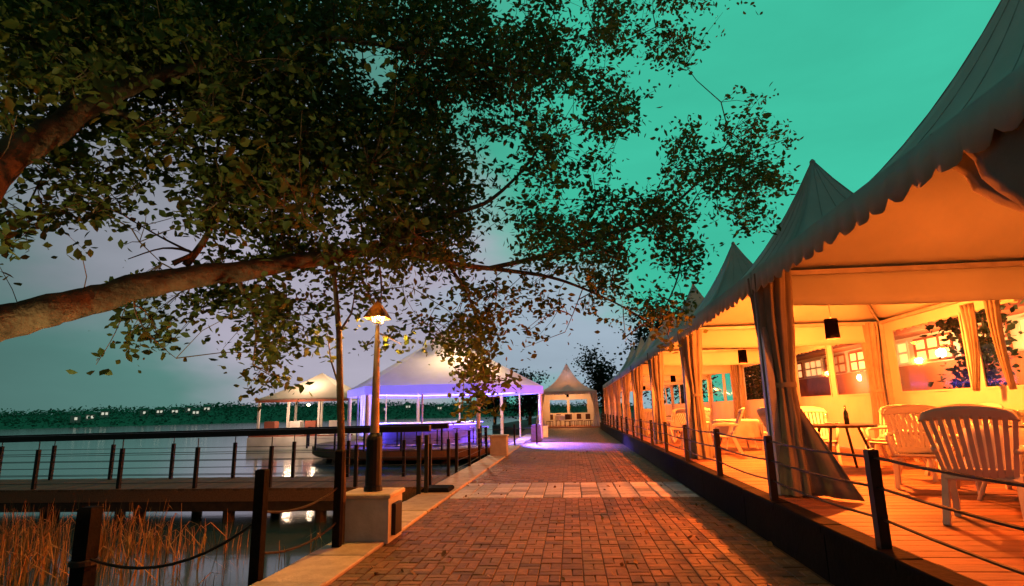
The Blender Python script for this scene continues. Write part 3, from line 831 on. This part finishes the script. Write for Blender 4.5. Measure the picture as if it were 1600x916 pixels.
for k in range(9):
    a = rad(205+k*17); loc = (-7.2+3.15*math.cos(a), 29.3+3.15*math.sin(a), 0)
    if stool is None:
        stool = thing('bar_stool', 'bar stool, leftmost in the row before the round bar', 'bar stool', loc, 0, 'bar stools round the bar counter')
        MB().lathe((0, 0, .72), [(.001, 0), (.19, 0), (.2, .03), (.18, .06), (.001, .06)], 16).build('seat', 'blue_cloth', stool)
        MB().tube([(0, 0, 0), (0, 0, .72)], .03, 8).build('stem', 'black_metal', stool)
        MB().lathe((0, 0, 0), [(.22, 0), (.2, .025), (.03, .05)], 16).build('foot', 'black_metal', stool)
        MB().lathe((0, 0, .25), [(.15, 0), (.165, 0), (.165, .02), (.15, .02), (.15, 0)], 16).build('foot_ring', 'black_metal', stool)
    else:
        c = copy_tree(stool); c.location = loc
        c['label'] = 'bar stool, %s from the left in the row before the round bar' % ['second', 'third', 'fourth', 'fifth', 'sixth', 'seventh', 'eighth', 'ninth'][k-1]
for (x, y, z, e) in [(-7.2, 28.3, 2.35, 1900), (-3.4, 29.4, 2.35, 2300), (-9.6, 28.6, 2.3, 5500), (-2.2, 31.4, 2.2, 600)]:
    l_ = point('blue_light', (x, y, z), e, BLUE, .25, kind='SPOT'); l_.data.spot_size = rad(128); l_.data.spot_blend = .5
hl = thing('hanging_lamp', 'warm globe lamp hung inside the white bar roof', 'lamp', (HC.x+.9, HC.y-1.6, 3.25))
MB().lathe((0, 0, 0), [(.001, -.1), (.1, -.05), (.12, 0), (.1, .06), (.001, .1)], 12).build('globe', 'lit_white', hl, smooth=True)
MB().tube([(0, 0, .1), (0, 0, 1.3)], .01, 5).build('cord', 'black_metal', hl)
point('roof_light', (HC.x+1.3, HC.y-1.6, 2.9), 1250, (1, .68, .38), .12)
dr = thing('draped_stand', 'small stand draped in blue cloth at the foot of the white columns', 'stand', (-1.75, 28.6, .02))
MB().lathe((0, 0, 0), [(.36, 0), (.33, .3), (.30, .75), (.26, .80), (.001, .81)], 4, PI/4).build('drape', 'blue_cloth', dr)
yb = thing('floor_sign', 'small yellow standing floor sign at the pavilion corner', 'sign', (-1.5, 33.0, .02))
for s in (-1, 1): MB().bar((0, s*.16, 0), (0, s*.01, .62), .30, .02).build('panel', 'yellow', yb)
# spot of blue light thrown over the path from the pavilion
sl = bpy.data.lights.new('path_spot', 'SPOT'); sl.energy = 21000; sl.color = (.22, .12, 1.0); sl.spot_size = rad(60); sl.spot_blend = .8; sl.shadow_soft_size = .05
so = bpy.data.objects.new('path_spot', sl); COL.objects.link(so); so.location = (-2.1, 28.6, 2.4)
so.rotation_euler = Vector((1.3, -1.9, -2.2)).to_track_quat('-Z', 'Y').to_euler()

# ------------------------------------------------------------------ jetty pavilion out on the lake
jp = thing('jetty_pavilion', 'peach roofed floating pavilion on the lake left of the bar', 'pavilion', (-18.2, 41, 0))
def fnroof(p, q, ez, az, f=.99):
    def fn(u, v):
        ex, ey = p[0]+(q[0]-p[0])*u, p[1]+(q[1]-p[1])*u
        return (ex*(1-v*f), ey*(1-v*f), ez+(az-ez)*(.7*v+.3*v*v))
    return fn
cs = [(-3.6, -3), (3.6, -3), (3.6, 3), (-3.6, 3)]
for k in range(4):
    MB().grid(6, 6, fnroof(cs[k], cs[(k+1) % 4], 2.55, 4.5)).build('roof_panel', 'peach', jp, smooth=True)
for x in (-3.2, -1.1, 1.1, 3.2):
    for y in (-2.7, 2.7):
        MB().box((x, y, 1.2), (.14, .14, 2.7)).build('column', 'pale_wall', jp)
MB().bar((-3.4, -2.85, 2.5), (3.4, -2.85, 2.5), .12, .22).build('eave_beam', 'redbrown', jp)
MB().box((0, 0, -.55), (7.4, 6.2, 1.3), bev=.06).build('hull', 'pale_wall', jp)
MB().box((0, -3.05, .15), (7.3, .08, .08)).build('rail', 'redbrown', jp)
for i, x in enumerate((-2.4, -.6, .5, 2.2)):
    MB().box((x, -2.4, .62), (.75, .6, 1.0), bev=.03).build('counter', 'pale_wall' if i % 2 else 'redbrown', jp)
MB().lathe((0, -2.0, 2.1), [(.001, 0), (.1, .04), (.12, .1), (.001, .2)], 10).build('bulb', 'lit_white', jp)
point('jetty_light', (-18.2, 40.2, 2.5), 420, (1, .72, .48), .2)
point('jetty_lantern', (-18.2, 36.6, 1.9), 420, (1, .65, .42), .2)

# ------------------------------------------------------------------ lone white tent at the end of the path
ft = thing('party_tent', 'lone white peaked tent with open front at the end of the path', 'tent', (-.3, 52, .05))
hx = 2.45; hy = 2.6
roof_mesh(-hx, hx, -hy, hy, 2.98, 5.5, k=.34).build('roof', 'dim_roof', ft, smooth=True)
for p, q in (((-hx, -hy, 0), (hx, -hy, 0)), ((hx, -hy, 0), (hx, hy, 0)), ((-hx, hy, 0), (-hx, -hy, 0))):
    b = MB(); valance(b, p, q, 2.99, drop=.26, scal=.04, step=.3); solid(b.build('valance', 'canvas', ft), .006)
for sx in (-1, 1):
    for sy in (-1, 1): MB().box((sx*(hx-.06), sy*(hy-.06), 1.5), (.09, .09, 3.0)).build('leg', 'frame', ft)
    def fn(u, v, sx=sx): return (sx*(hx-.03+.03*math.sin(u*30)), -hy+.1+(2*hy-.2)*u, .03+2.85*v)
    solid(MB().grid(30, 3, fn).build('side_wall', 'canvas', ft), .006)
    def fn2(u, v, sx=sx):
        w = .75*(1-.55*math.sin(PI*min(1, v*1.05))**1.2)*(.6+.4*(1-v)) + .12
        return (sx*(hx+.05-w*u+.28*(1-v)**2*.9), -hy-.02+.05*math.sin(u*22), .03+2.8*v)
    solid(MB().grid(22, 12, fn2).build('front_curtain', 'canvas', ft, smooth=True), .006)
bw = MB()
for a, b in (((-hx, 0), (hx, 1.15)), ((-hx, 2.35), (hx, 2.95)), ((-hx, 1.15), (-1.7, 2.35)), ((-.1, 1.15), (.15, 2.35)), ((1.75, 1.15), (hx, 2.35))):
    bw.box(((a[0]+b[0])/2, hy-.04, (a[1]+b[1])/2), (b[0]-a[0]-.004, .03, b[1]-a[1]-.004))
bwo = bw.build('back_wall', 'canvas', ft)
for a, b in ((-1.7, -.1), (.15, 1.75)):
    MB().add([(a, hy-.03, 1.15), (b, hy-.03, 1.15), (b, hy-.03, 2.35), (a, hy-.03, 2.35)], [(0, 1, 2, 3)]).build('window', 'pane', bwo)
MB().box((0, 0, 0), (hx*2+.3, hy*2+.5, .08)).build('floor', 'plank', ft)
point('tent_light', (-.3, 51.6, 2.6), 520, (1, .30, .06), .08)
point('tent_light_up', (-.3, 52, 4.1), 90, (1, .62, .55), .08)
pe = copy_tree(pend); pe.location = (-.3, 51.2, 2.55); pe['label'] = 'small dark pendant lamp inside the lone tent'
wt = make_table('white clothed table inside the lone tent', (-.9, 51.2, .09), cloth=True, h=.95)
dc = None
for i, (x, y, r) in enumerate([(-1.9, 50.6, 60), (-1.2, 52.2, 170), (.1, 50.9, -70), (.7, 52.0, 200), (1.3, 50.6, 20), (1.8, 51.8, 100), (-.4, 50.2, 10)]):
    if dc is None:
        dc = thing('dark_chair', 'leftmost dark chair inside the lone tent', 'chair', (x-.0, y, .09), rad(r), 'dark chairs inside the lone tent')
        MB().box((0, 0, .45), (.44, .44, .05), bev=.01).build('seat', 'dark_chair', dc)
        MB().box((0, -.2, .8), (.42, .035, .45), bev=.01).build('backrest', 'dark_chair', dc)
        for sx in (-1, 1):
            for sy in (-1, 1): MB().box((sx*.19, sy*.19, .22), (.04, .04, .44)).build('leg', 'dark_chair', dc)
    else:
        c = copy_tree(dc); c.location = (x, y, .09); c.rotation_euler.z = rad(r)
        c['label'] = ['', 'dark chair behind the white table inside the lone tent', 'dark chair just right of the white table inside the lone tent', 'dark chair at the back, right of centre inside the lone tent', 'dark chair at the front right inside the lone tent', 'rightmost dark chair inside the lone tent', 'dark chair at the very front beside the white table in the lone tent'][i]

# ================================================================== VEGETATION
def leaf_mesh(name, P, size, m, parent=None, flat=.5, droop=0.0):
    """P (n,3) numpy centres -> folded leaf blades, one island each"""
    n = len(P)
    d = rng.normal(size=(n, 3)); d[:, 2] = d[:, 2]*.6-droop; d /= np.linalg.norm(d, axis=1)[:, None]
    r = rng.normal(size=(n, 3)); s = np.cross(d, r); s /= np.linalg.norm(s, axis=1)[:, None]; nn = np.cross(d, s)
    L_ = size*rng.uniform(.55, 1.25, n)[:, None]; Wd = L_*rng.uniform(.22, .34, n)[:, None]; fo = L_*.07
    b0 = P-d*L_/2; t0 = P+d*L_/2
    V = np.stack([b0, P-d*L_*.12+s*Wd+nn*fo, P+d*L_*.2+s*Wd*.75+nn*fo, t0, P+d*L_*.2-s*Wd*.75+nn*fo, P-d*L_*.12-s*Wd+nn*fo], axis=1).reshape(-1, 3)
    me = bpy.data.meshes.new(name)
    idx = (np.arange(n)[:, None]*6+np.array([0, 1, 2, 3, 0, 3, 4, 5])[None, :]).reshape(-1)
    me.vertices.add(len(V)); me.vertices.foreach_set('co', V.astype(np.float32).ravel())
    me.loops.add(len(idx)); me.loops.foreach_set('vertex_index', idx.astype(np.int32))
    me.polygons.add(n*2); me.polygons.foreach_set('loop_start', (np.arange(n*2)*4).astype(np.int32))
    me.update(calc_edges=True); me.validate()
    me.materials.append(M[m])
    return link(name, me, parent)

tree = thing('lakeside_tree', 'old leaning tree whose lit limb and leaves hang over the path from the left', 'tree', (-6.9, 3.4, -.9))
TL0 = Vector((-6.9, 3.4, -.9))
def tw(pts): return [Vector(p)-TL0 for p in pts]
def smooth_path(ctrl, n=5):
    out = []; C_ = [Vector(c[:3]) for c in ctrl]; R_ = [c[3] for c in ctrl]
    for i in range(len(C_)-1):
        p0, p1, p2, p3 = C_[max(0, i-1)], C_[i], C_[i+1], C_[min(len(C_)-1, i+2)]
        for k in range(n):
            t = k/n
            q = .5*((2*p1)+(-p0+p2)*t+(2*p0-5*p1+4*p2-p3)*t*t+(-p0+3*p1-3*p2+p3)*t**3)
            out.append((q, R_[i]+(R_[i+1]-R_[i])*t))
    out.append((C_[-1], R_[-1])); return out
def px(a, b, y, r): return (*at(a, b, y), r)
limbs = {
 'trunk': [(-7.2, 3.2, -1.6, .55), (-7.0, 3.3, .3, .42), (-6.6, 3.6, 1.4, .36), (-6.2, 3.9, 1.95, .30)],
 'main': [(-6.6, 3.6, 1.3, .30), (-5.9, 4.2, 2.0, .255), px(0, 506, 4.8, 0.168), px(80, 486, 5.0, 0.156), px(150, 468, 5.3, 0.144), px(230, 446, 5.6, 0.140), px(300, 434, 5.9, 0.129), px(380, 424, 6.25, 0.121), px(450, 412, 6.6, 0.105), px(530, 400, 7.0, 0.086), px(600, 388, 7.4, 0.066), px(640, 396, 7.7, 0.051), px(720, 414, 8.2, 0.039), px(800, 424, 8.8, 0.033), px(870, 436, 9.2, 0.025), px(950, 468, 9.6, 0.016), px(1010, 500, 10, 0.009)],
 'upper': [(-6.7, 3.5, 1.2, .30), (-6.4, 3.6, 2.4, .26), px(-90, 330, 3.9, .20), px(0, 256, 4.3, .15), px(75, 210, 4.55, .13), px(150, 160, 4.8, .11), px(220, 128, 5.1, .09), px(290, 108, 5.4, .07), px(400, 70, 5.9, .05), px(520, 60, 6.5, .035), px(700, 90, 7.3, .025), px(860, 120, 7.9, .012)],
 'upper_b': [px(140, 165, 4.78, .06), px(190, 178, 5.0, .04), px(250, 205, 5.3, .03), px(330, 240, 5.8, .02)],
 'rise': [px(600, 388, 7.4, .06), px(660, 350, 7.8, .05), px(720, 330, 8.2, .04), px(770, 310, 8.6, .03), px(830, 250, 9.0, .02), px(870, 180, 9.2, .01)],
 'far': [px(760, 420, 8.5, .035), px(850, 400, 9.2, .04), px(940, 370, 9.9, .036), px(1020, 342, 10.4, .032), px(1075, 300, 10.8, .026), px(1120, 250, 11.1, .018), px(1150, 200, 11.3, .008)],
 'far_b': [px(1020, 342, 10.4, .025), px(1060, 370, 10.7, .02), px(1060, 430, 10.9, .016), px(1030, 500, 11, .01)],
 'fork': [px(290, 415, 5.9, .045), px(325, 365, 6.0, .035), px(330, 320, 6.1, .03), px(335, 260, 6.2, .022), px(350, 180, 6.3, .012)],
 'fork_b': [px(270, 412, 5.8, .035), px(300, 395, 5.9, .02), px(255, 388, 5.8, .01), px(200, 405, 5.6, .005)],
 'fork_c': [px(300, 395, 5.9, .015), px(250, 370, 5.8, .01), px(190, 335, 5.6, .004)],
 'down': [px(365, 425, 6.2, .035), px(385, 465, 6.3, .025), px(400, 510, 6.4, .015), px(395, 570, 6.4, .006)],
 'down_b': [px(700, 412, 8.1, .03), px(735, 470, 8.3, .022), px(750, 530, 8.4, .018), px(757, 600, 8.4, .008)],
 'down_c': [px(210, 450, 5.5, .012), px(212, 490, 5.5, .008), px(240, 530, 5.5, .005), px(275, 560, 5.5, .003)],
 'down_d': [px(205, 455, 5.5, .006), px(180, 520, 5.4, .004), px(150, 570, 5.3, .003)],
 'down_e': [px(590, 400, 7.4, .02), px(596, 450, 7.8, .012), px(590, 520, 8.0, .006)],
}
nodes = []            # (pos, radius) of already grown wood, for the twigs
for nme, ctrl in limbs.items():
    sp_ = smooth_path(ctrl, 6 if nme in ('main', 'upper', 'trunk') else 4)
    nodes += [q for q, r in sp_]
    if nme in ('main', 'trunk', 'upper'):
        sp_ = [(q+Vector((.02*noise2(i*.9, 1), .02*noise2(i*.9, 5), .02*noise2(i*.7, 9)))*min(1, r*8), r*(1+.08*noise2(i*1.1, 3))) for i, (q, r) in enumerate(sp_)]
    MB().tube(tw([q for q, r in sp_]), [r for q, r in sp_], 14 if nme in ('main', 'upper', 'trunk') else 8).build('trunk' if nme == 'trunk' else 'limb' if nme in ('main', 'upper') else 'branch', 'bark', tree, smooth=True)
# crown density over the view (50 px cells, rows from the top of the photo)
ROWS = [
 [(0,500,9),(500,750,8),(750,1000,7),(1000,1090,6),(1100,1170,2)],
 [(0,80,8),(80,110,5),(110,200,8),(200,530,9),(530,640,7),(640,900,8),(900,1000,7),(1000,1090,5)],
 [(0,40,5),(40,220,8),(220,500,9),(500,640,7),(640,860,9),(860,950,7),(950,1035,6)],
 [(0,50,6),(50,160,7),(160,290,5),(290,640,9),(640,700,8),(700,790,5),(790,990,7),(1080,1110,3),(1130,1190,4)],
 [(0,60,5),(60,110,4),(110,230,7),(230,380,6),(380,700,9),(700,790,4),(790,985,6),(1045,1100,6),(1100,1220,7)],
 [(0,40,2),(40,150,5),(150,260,4),(260,330,3),(330,720,9),(720,800,4),(800,880,6),(880,960,4),(1040,1100,7),(1100,1230,8)],
 [(0,30,5),(30,200,4),(200,310,2),(310,500,8),(500,530,6),(530,580,3),(580,720,9),(720,810,4),(810,870,6),(870,1000,5),(1000,1060,8),(1060,1110,7),(1110,1160,5),(1160,1200,6)],
 [(0,25,4),(25,330,1),(330,400,6),(400,470,7),(470,580,6),(580,720,9),(720,770,2),(770,860,6),(860,980,8),(980,1010,3),(1010,1090,7),(1090,1120,3),(1160,1200,4)],
 [(0,20,3),(180,250,1),(270,330,3),(330,720,6),(720,780,3),(780,860,6),(860,970,7),(970,1000,4),(1000,1110,7)],
 [(185,250,4),(280,350,5),(350,470,7),(470,530,5),(540,590,4),(600,640,2),(640,720,4),(720,795,5),(800,850,3),(850,1000,4),(1000,1080,6)],
 [(190,270,5),(350,430,6),(430,500,5),(565,620,5),(660,700,3),(706,786,8),(800,850,3),(880,940,2),(960,1050,3)],
 [(105,150,1),(370,450,6),(716,788,7)],
 [(735,775,4)]]
DEN = [[max([d for a, b, d in row if a <= 12.5+25*i < b] or [0]) for i in range(50)] for row in ROWS]
CLEAR = [((-60, 300), (75, 212), 4.5), ((75, 212), (290, 108), 5.2), ((-40, 520), (150, 468), 5.2), ((150, 468), (470, 410), 6.4)]
def seg_d(x, y, a, b):
    dx, dy = b[0]-a[0], b[1]-a[1]; t = max(0, min(1, ((x-a[0])*dx+(y-a[1])*dy)/(dx*dx+dy*dy)))
    return math.hypot(x-a[0]-t*dx, y-a[1]-t*dy)
def depth(xp, yp):
    d = 4.9+xp*.0049+.0005*max(0, yp)
    return d
cl_c = []
for j in range(-3, 13):
    for i in range(-8, 50):
        d = DEN[max(0, j)][max(0, i)]
        if i < 0: d = min(d, 5) if j < 6 else 0
        if d == 0: continue
        nsp = ((d/9)**2.1*37+d*.5)*.5
        if i < 0 or j < 0: nsp *= .25
        nsp = int(nsp+random.random())
        for k in range(nsp):
            xp, yp = 25*i+random.uniform(-6, 31), 50*j+random.uniform(-4, 54)
            if 0 <= j < 12 and d < 8:              # ragged gaps inside thin cells
                if noise2(xp*.035, yp*.04, 1.7) < -.30+.03*d: continue
            yd = max(3.8, depth(xp, yp)+random.gauss(0, .9 if d > 5 else .5))
            for a, b, yl in CLEAR:                 # the limbs hang below the leaves
                if seg_d(xp, yp, a, b) < 40: yd = max(yd, yl+.5+.6*random.random())
            cl_c.append((xp, yp, yd, d))
# twigs: grow from the nearest wood
pts = np.array([tuple(at(a, b, y)) for a, b, y, d in cl_c])
wood = np.array([tuple(q) for q in nodes])
tw_mb = MB()
def nearest(P, Q):
    best = np.empty(len(P), int)
    for s in range(0, len(P), 500):
        dd = ((P[s:s+500, None, :]-Q[None, :, :])**2).sum(2); best[s:s+500] = dd.argmin(1)
    return best
hub_i = rng.choice(len(pts), min(420, len(pts)), replace=False)
hubs = pts[hub_i]
dist = np.sqrt(((hubs[:, None, :]-wood[None, :, :])**2).sum(2)).min(1)
hub_nodes = wood.copy()
for i in np.argsort(dist):
    h = hubs[i]; dd = ((hub_nodes-h)**2).sum(1); k = dd.argmin(); a = Vector(hub_nodes[k]); b = Vector(h)
    ln = (b-a).length
    if ln < .03: continue
    m1 = a.lerp(b, .35)+Vector((random.gauss(0, .08), random.gauss(0, .08), .07))*ln
    m2 = a.lerp(b, .7)+Vector((random.gauss(0, .08), random.gauss(0, .08), .05))*ln
    r0 = .006+.006*min(1.2, ln)
    tw_mb.tube(tw([a, m1, m2, b]), [r0, r0*.85, r0*.65, r0*.45], 5, cap=False)
    hub_nodes = np.vstack([hub_nodes, [tuple(m1), tuple(m2), tuple(b)]])
nn_ = nearest(pts, hub_nodes)
leafP = []
small = []
for (p, k) in zip(pts, nn_):
    a = Vector(hub_nodes[k]); b = Vector(p); ln = (b-a).length
    if .05 < ln < 1.6:
        m_ = a.lerp(b, .5)+Vector((random.gauss(0, .06), random.gauss(0, .06), .04))*ln
        tw_mb.tube(tw([a, m_, b]), [.006, .0045, .003], 4, cap=False)
tb_ = tw_mb.build('twigs', 'bark', tree, smooth=True); tb_['kind'] = 'stuff'
for (xp, yp, yd, d), p in zip(cl_c, pts):
    n = int(random.uniform(11, 20)) if d > 2 else int(random.uniform(4, 8))
    sg = .13 if d > 4 else .10
    q = rng.normal(size=(n, 3))*np.array([sg, sg, sg*.9])+p
    leafP.append(q)
leafP = np.concatenate(leafP)
# the most exposed leaves are single parts, the rest of the crown is one mass
scr = []
D_, R_, U_ = np.array(CF), np.array(CR), np.array(CU)
v = leafP-np.array([0, 0, CAMZ]); zc = v@D_
sx_ = 800+FPX*(v@R_)/zc; sy_ = 458-FPX*(v@U_)/zc
cell = np.array([[DEN[min(12, max(0, int(b//50)))][min(49, max(0, int(a//25)))] for a, b in zip(sx_, sy_)]]).ravel()
inview = (sx_ > 5) & (sx_ < 1595) & (sy_ > 5)
cand = np.where(inview & (cell <= 4))[0]
cand = cand[np.argsort(zc[cand])][:280]
mask = np.ones(len(leafP), bool); mask[cand] = False
LEAF = .112
one = leaf_mesh('leaf', np.zeros((1, 3)), LEAF, 'leaf'); leaf_me = one.data; bpy.data.objects.remove(one)
for i in cand:
    o = link('leaf', leaf_me, tree, tuple(leafP[i]-np.array(TL0)))
    o.rotation_euler = (random.uniform(0, 6.3), random.uniform(0, 6.3), random.uniform(0, 6.3)); s_ = random.uniform(.75, 1.25); o.scale = (s_, s_, s_)
cr = leaf_mesh('crown', leafP[mask]-np.array(TL0), LEAF, 'leaf', tree, droop=.25); cr['kind'] = 'stuff'
print('leaves', len(leafP), 'sprigs', len(pts))

fl = leaf_mesh('fallen_leaves', FALLEN, .075, 'dry_leaf'); tag(fl, 'dry fallen leaves scattered over the brick path', 'leaves', kind='stuff')
# added uplight, out of view, to brighten the old tree's limb and crown
gs = thing('added_uplight', 'added unseen uplight at the foot of the leaning tree, shining up', 'spotlight', (-5.3, 3.2, -.45))
MB().tube([(0, 0, -.5), (0, 0, .05)], .02, 6).build('stake', 'black_metal', gs)
MB().lathe((0, 0, .05), [(.03, 0), (.07, .03), (.08, .14)], 14).build('housing', 'black_metal', gs)
gl_ = point('added_tree_spot', (-5.3, 3.2, -.24), 560, (1, .80, .38), .06, kind='SPOT'); gl_.data.spot_size = rad(105); gl_.data.spot_blend = .6
gl_.rotation_euler = Vector((.22, .30, 1)).to_track_quat('-Z', 'Y').to_euler()
# slender young tree by the lamp
st = thing('slender_tree', 'slender dark stem rising beside the lamp block into the leaves', 'tree', (-2.74, 6.86, .0))
q = [(0, 0, -.1), (.0, .0, .6), (-.03, 0, 1.2), (-.07, 0, 1.8), (-.12, .02, 2.5), (-.2, .03, 3.1), (-.27, .05, 3.5)]
MB().tube(q, [.055, .05, .046, .042, .037, .03, .02], 10).build('trunk', 'bark', st, smooth=True)
MB().tube([q[4], (.02, .05, 2.75), (.05, .08, 3.05)], [.018, .012, .005], 6).build('branch', 'bark', st, smooth=True)
MB().tube([q[3], (-.22, .05, 2.15), (-.3, .08, 2.5)], [.016, .010, .004], 6).build('branch', 'bark', st, smooth=True)
pp = np.concatenate([rng.normal(size=(26, 3))*.13+np.array(c) for c in ((.05, .08, 3.05), (-.3, .1, 2.5), (-.3, .05, 3.4), (-.5, .2, 3.0), (.02, .1, 2.8))])
o = leaf_mesh('crown', pp, .08, 'leaf', st); o['kind'] = 'stuff'

def bg_tree(label, x, y, h, r, z=0, group='dark trees beyond the tents', n=2600, base=.3, size=.35, m='dark_leaf'):
    t = thing('dark_tree', label, 'tree', (x, y, z), 0, group)
    MB().tube([(0, 0, -.2), (.1, 0, h*.3), (0, .1, h*.6), (.1, .1, h*.85)], [h*.035, h*.03, h*.02, h*.008], 8).build('trunk', 'bark', t, smooth=True)
    C_ = []
    for k in range(26):
        a = random.uniform(0, 2*PI); f = random.uniform(base, 1); rr = r*random.uniform(.2, .8)*math.sin(PI*min(1, .15+.85*(1-abs(f-.62)*1.3)))
        C_.append((rr*math.cos(a), rr*math.sin(a), h*f*.95))
    P_ = np.concatenate([rng.normal(size=(n//26, 3))*np.array([r*.24, r*.24, h*.09])+np.array(c) for c in C_])
    for c in C_[:8]: MB().tube([(0, 0, h*.4), tuple(Vector(c)*.6+Vector((0, 0, h*.15))), c], [h*.015, h*.008, h*.004], 5).build('branch', 'bark', t)
    o = leaf_mesh('crown', P_, size, m, t); o['kind'] = 'stuff'
bg_tree('dark bushy tree right behind the lone tent', 3.4, 63, 7.6, 3.0)
bg_tree('tall dark tree rising over the far end of the tents', 6.8, 48.5, 10.2, 3.4)
bg_tree('broad dark tree behind the last marquee', 10.5, 56, 10.5, 4.2)
bg_tree('low dark tree at the left of the lone tent', -4.6, 64, 5.6, 2.6)
bg_tree('dark tree on the bank behind the bar pavilion', -9.5, 72, 6.0, 3.2)
bg_tree('dark shrub beside the terrace seen through the third tent', 10.2, 33, 4.2, 1.6, n=1500, size=.22, group='shrubs behind the terrace')
bg_tree('thin shrub before the building seen in the right rear window', 10.0, 15.2, 4.0, 1.1, n=1200, size=.2, group='shrubs behind the terrace')

# far shore: wooded hills round the lake
def ridge(u):
    a = rad(100)+u*rad(100); return a
hv = MB()
def hill(u, v):
    a = rad(84+92*u)                     # direction seen from the quay
    R0 = 255-40*math.sin(u*3.0)
    rr = R0+v*130
    prof = 2.6+4.4*math.exp(-((u-.33)/.26)**2)+.8*noise2(u*30, 2)+.5*noise2(u*83, 4)
    z = WZ-.2+prof*math.sin(min(1, v*1.25)*PI/2)
    return (rr*math.cos(a), rr*math.sin(a), z)
tag(hv.grid(160, 8, hill).build('hills', 'far_leaf', smooth=True), kind='structure')
P_ = []
for k in range(30000):
    u, v = random.random(), random.random()**.8
    x, y, z = hill(u, v); P_.append((x, y, z+max(0, random.gauss(.4, 1.0))))
o = leaf_mesh('far_wood', np.array(P_), 1.15, 'far_leaf'); tag(o, 'dark green wooded far shore across the lake', 'wood', kind='stuff')
for i, (u, v, lab) in enumerate([(.527, .12, 'leftmost lit house low on the far shore'), (.517, .16, 'lit house on the far shore just right of the leftmost one'), (.507, .26, 'lit house set higher on the far shore, right of the leftmost pair'),
        (.478, .30, 'first house from the left in the lit cluster on the far shore'), (.466, .34, 'second house from the left in the lit cluster on the far shore'), (.454, .30, 'third house from the left in the lit cluster on the far shore'),
        (.443, .36, 'fourth house from the left in the lit cluster on the far shore'), (.437, .22, 'lowest house in the lit cluster on the far shore'), (.428, .34, 'brightest house at the right end of the lit cluster on the far shore'),
        (.262, .2, 'pale house on the far shore seen under the bar roof, leftmost there'), (.238, .3, 'lit house on the far shore seen between the bar columns'), (.205, .25, 'lit house on the far shore, rightmost through the bar')]):
    x, y, z = hill(u, v)
    t = thing('lakeside_house', lab, 'house', (x, y, z+.6), math.atan2(y, x)-PI/2, 'small houses on the far shore')
    MB().box((0, 0, .9), (2.6, 2.4, 2.2)).build('wall', 'pale_wall', t)
    MB().add([(-1.4, -1.3, 2.0), (1.4, -1.3, 2.0), (1.4, 1.3, 2.0), (-1.4, 1.3, 2.0), (-1.4, 0, 2.7), (1.4, 0, 2.7)], [(0, 1, 5, 4), (2, 3, 4, 5), (1, 2, 5), (3, 0, 4), (3, 2, 1, 0)]).build('roof', 'far_leaf', t)
    for xx in ((-.55, .55) if i % 3 else (.1,)):
        MB().box((xx, -1.22, 1.05), (.7, .06, .8)).build('window', 'far_light', t)
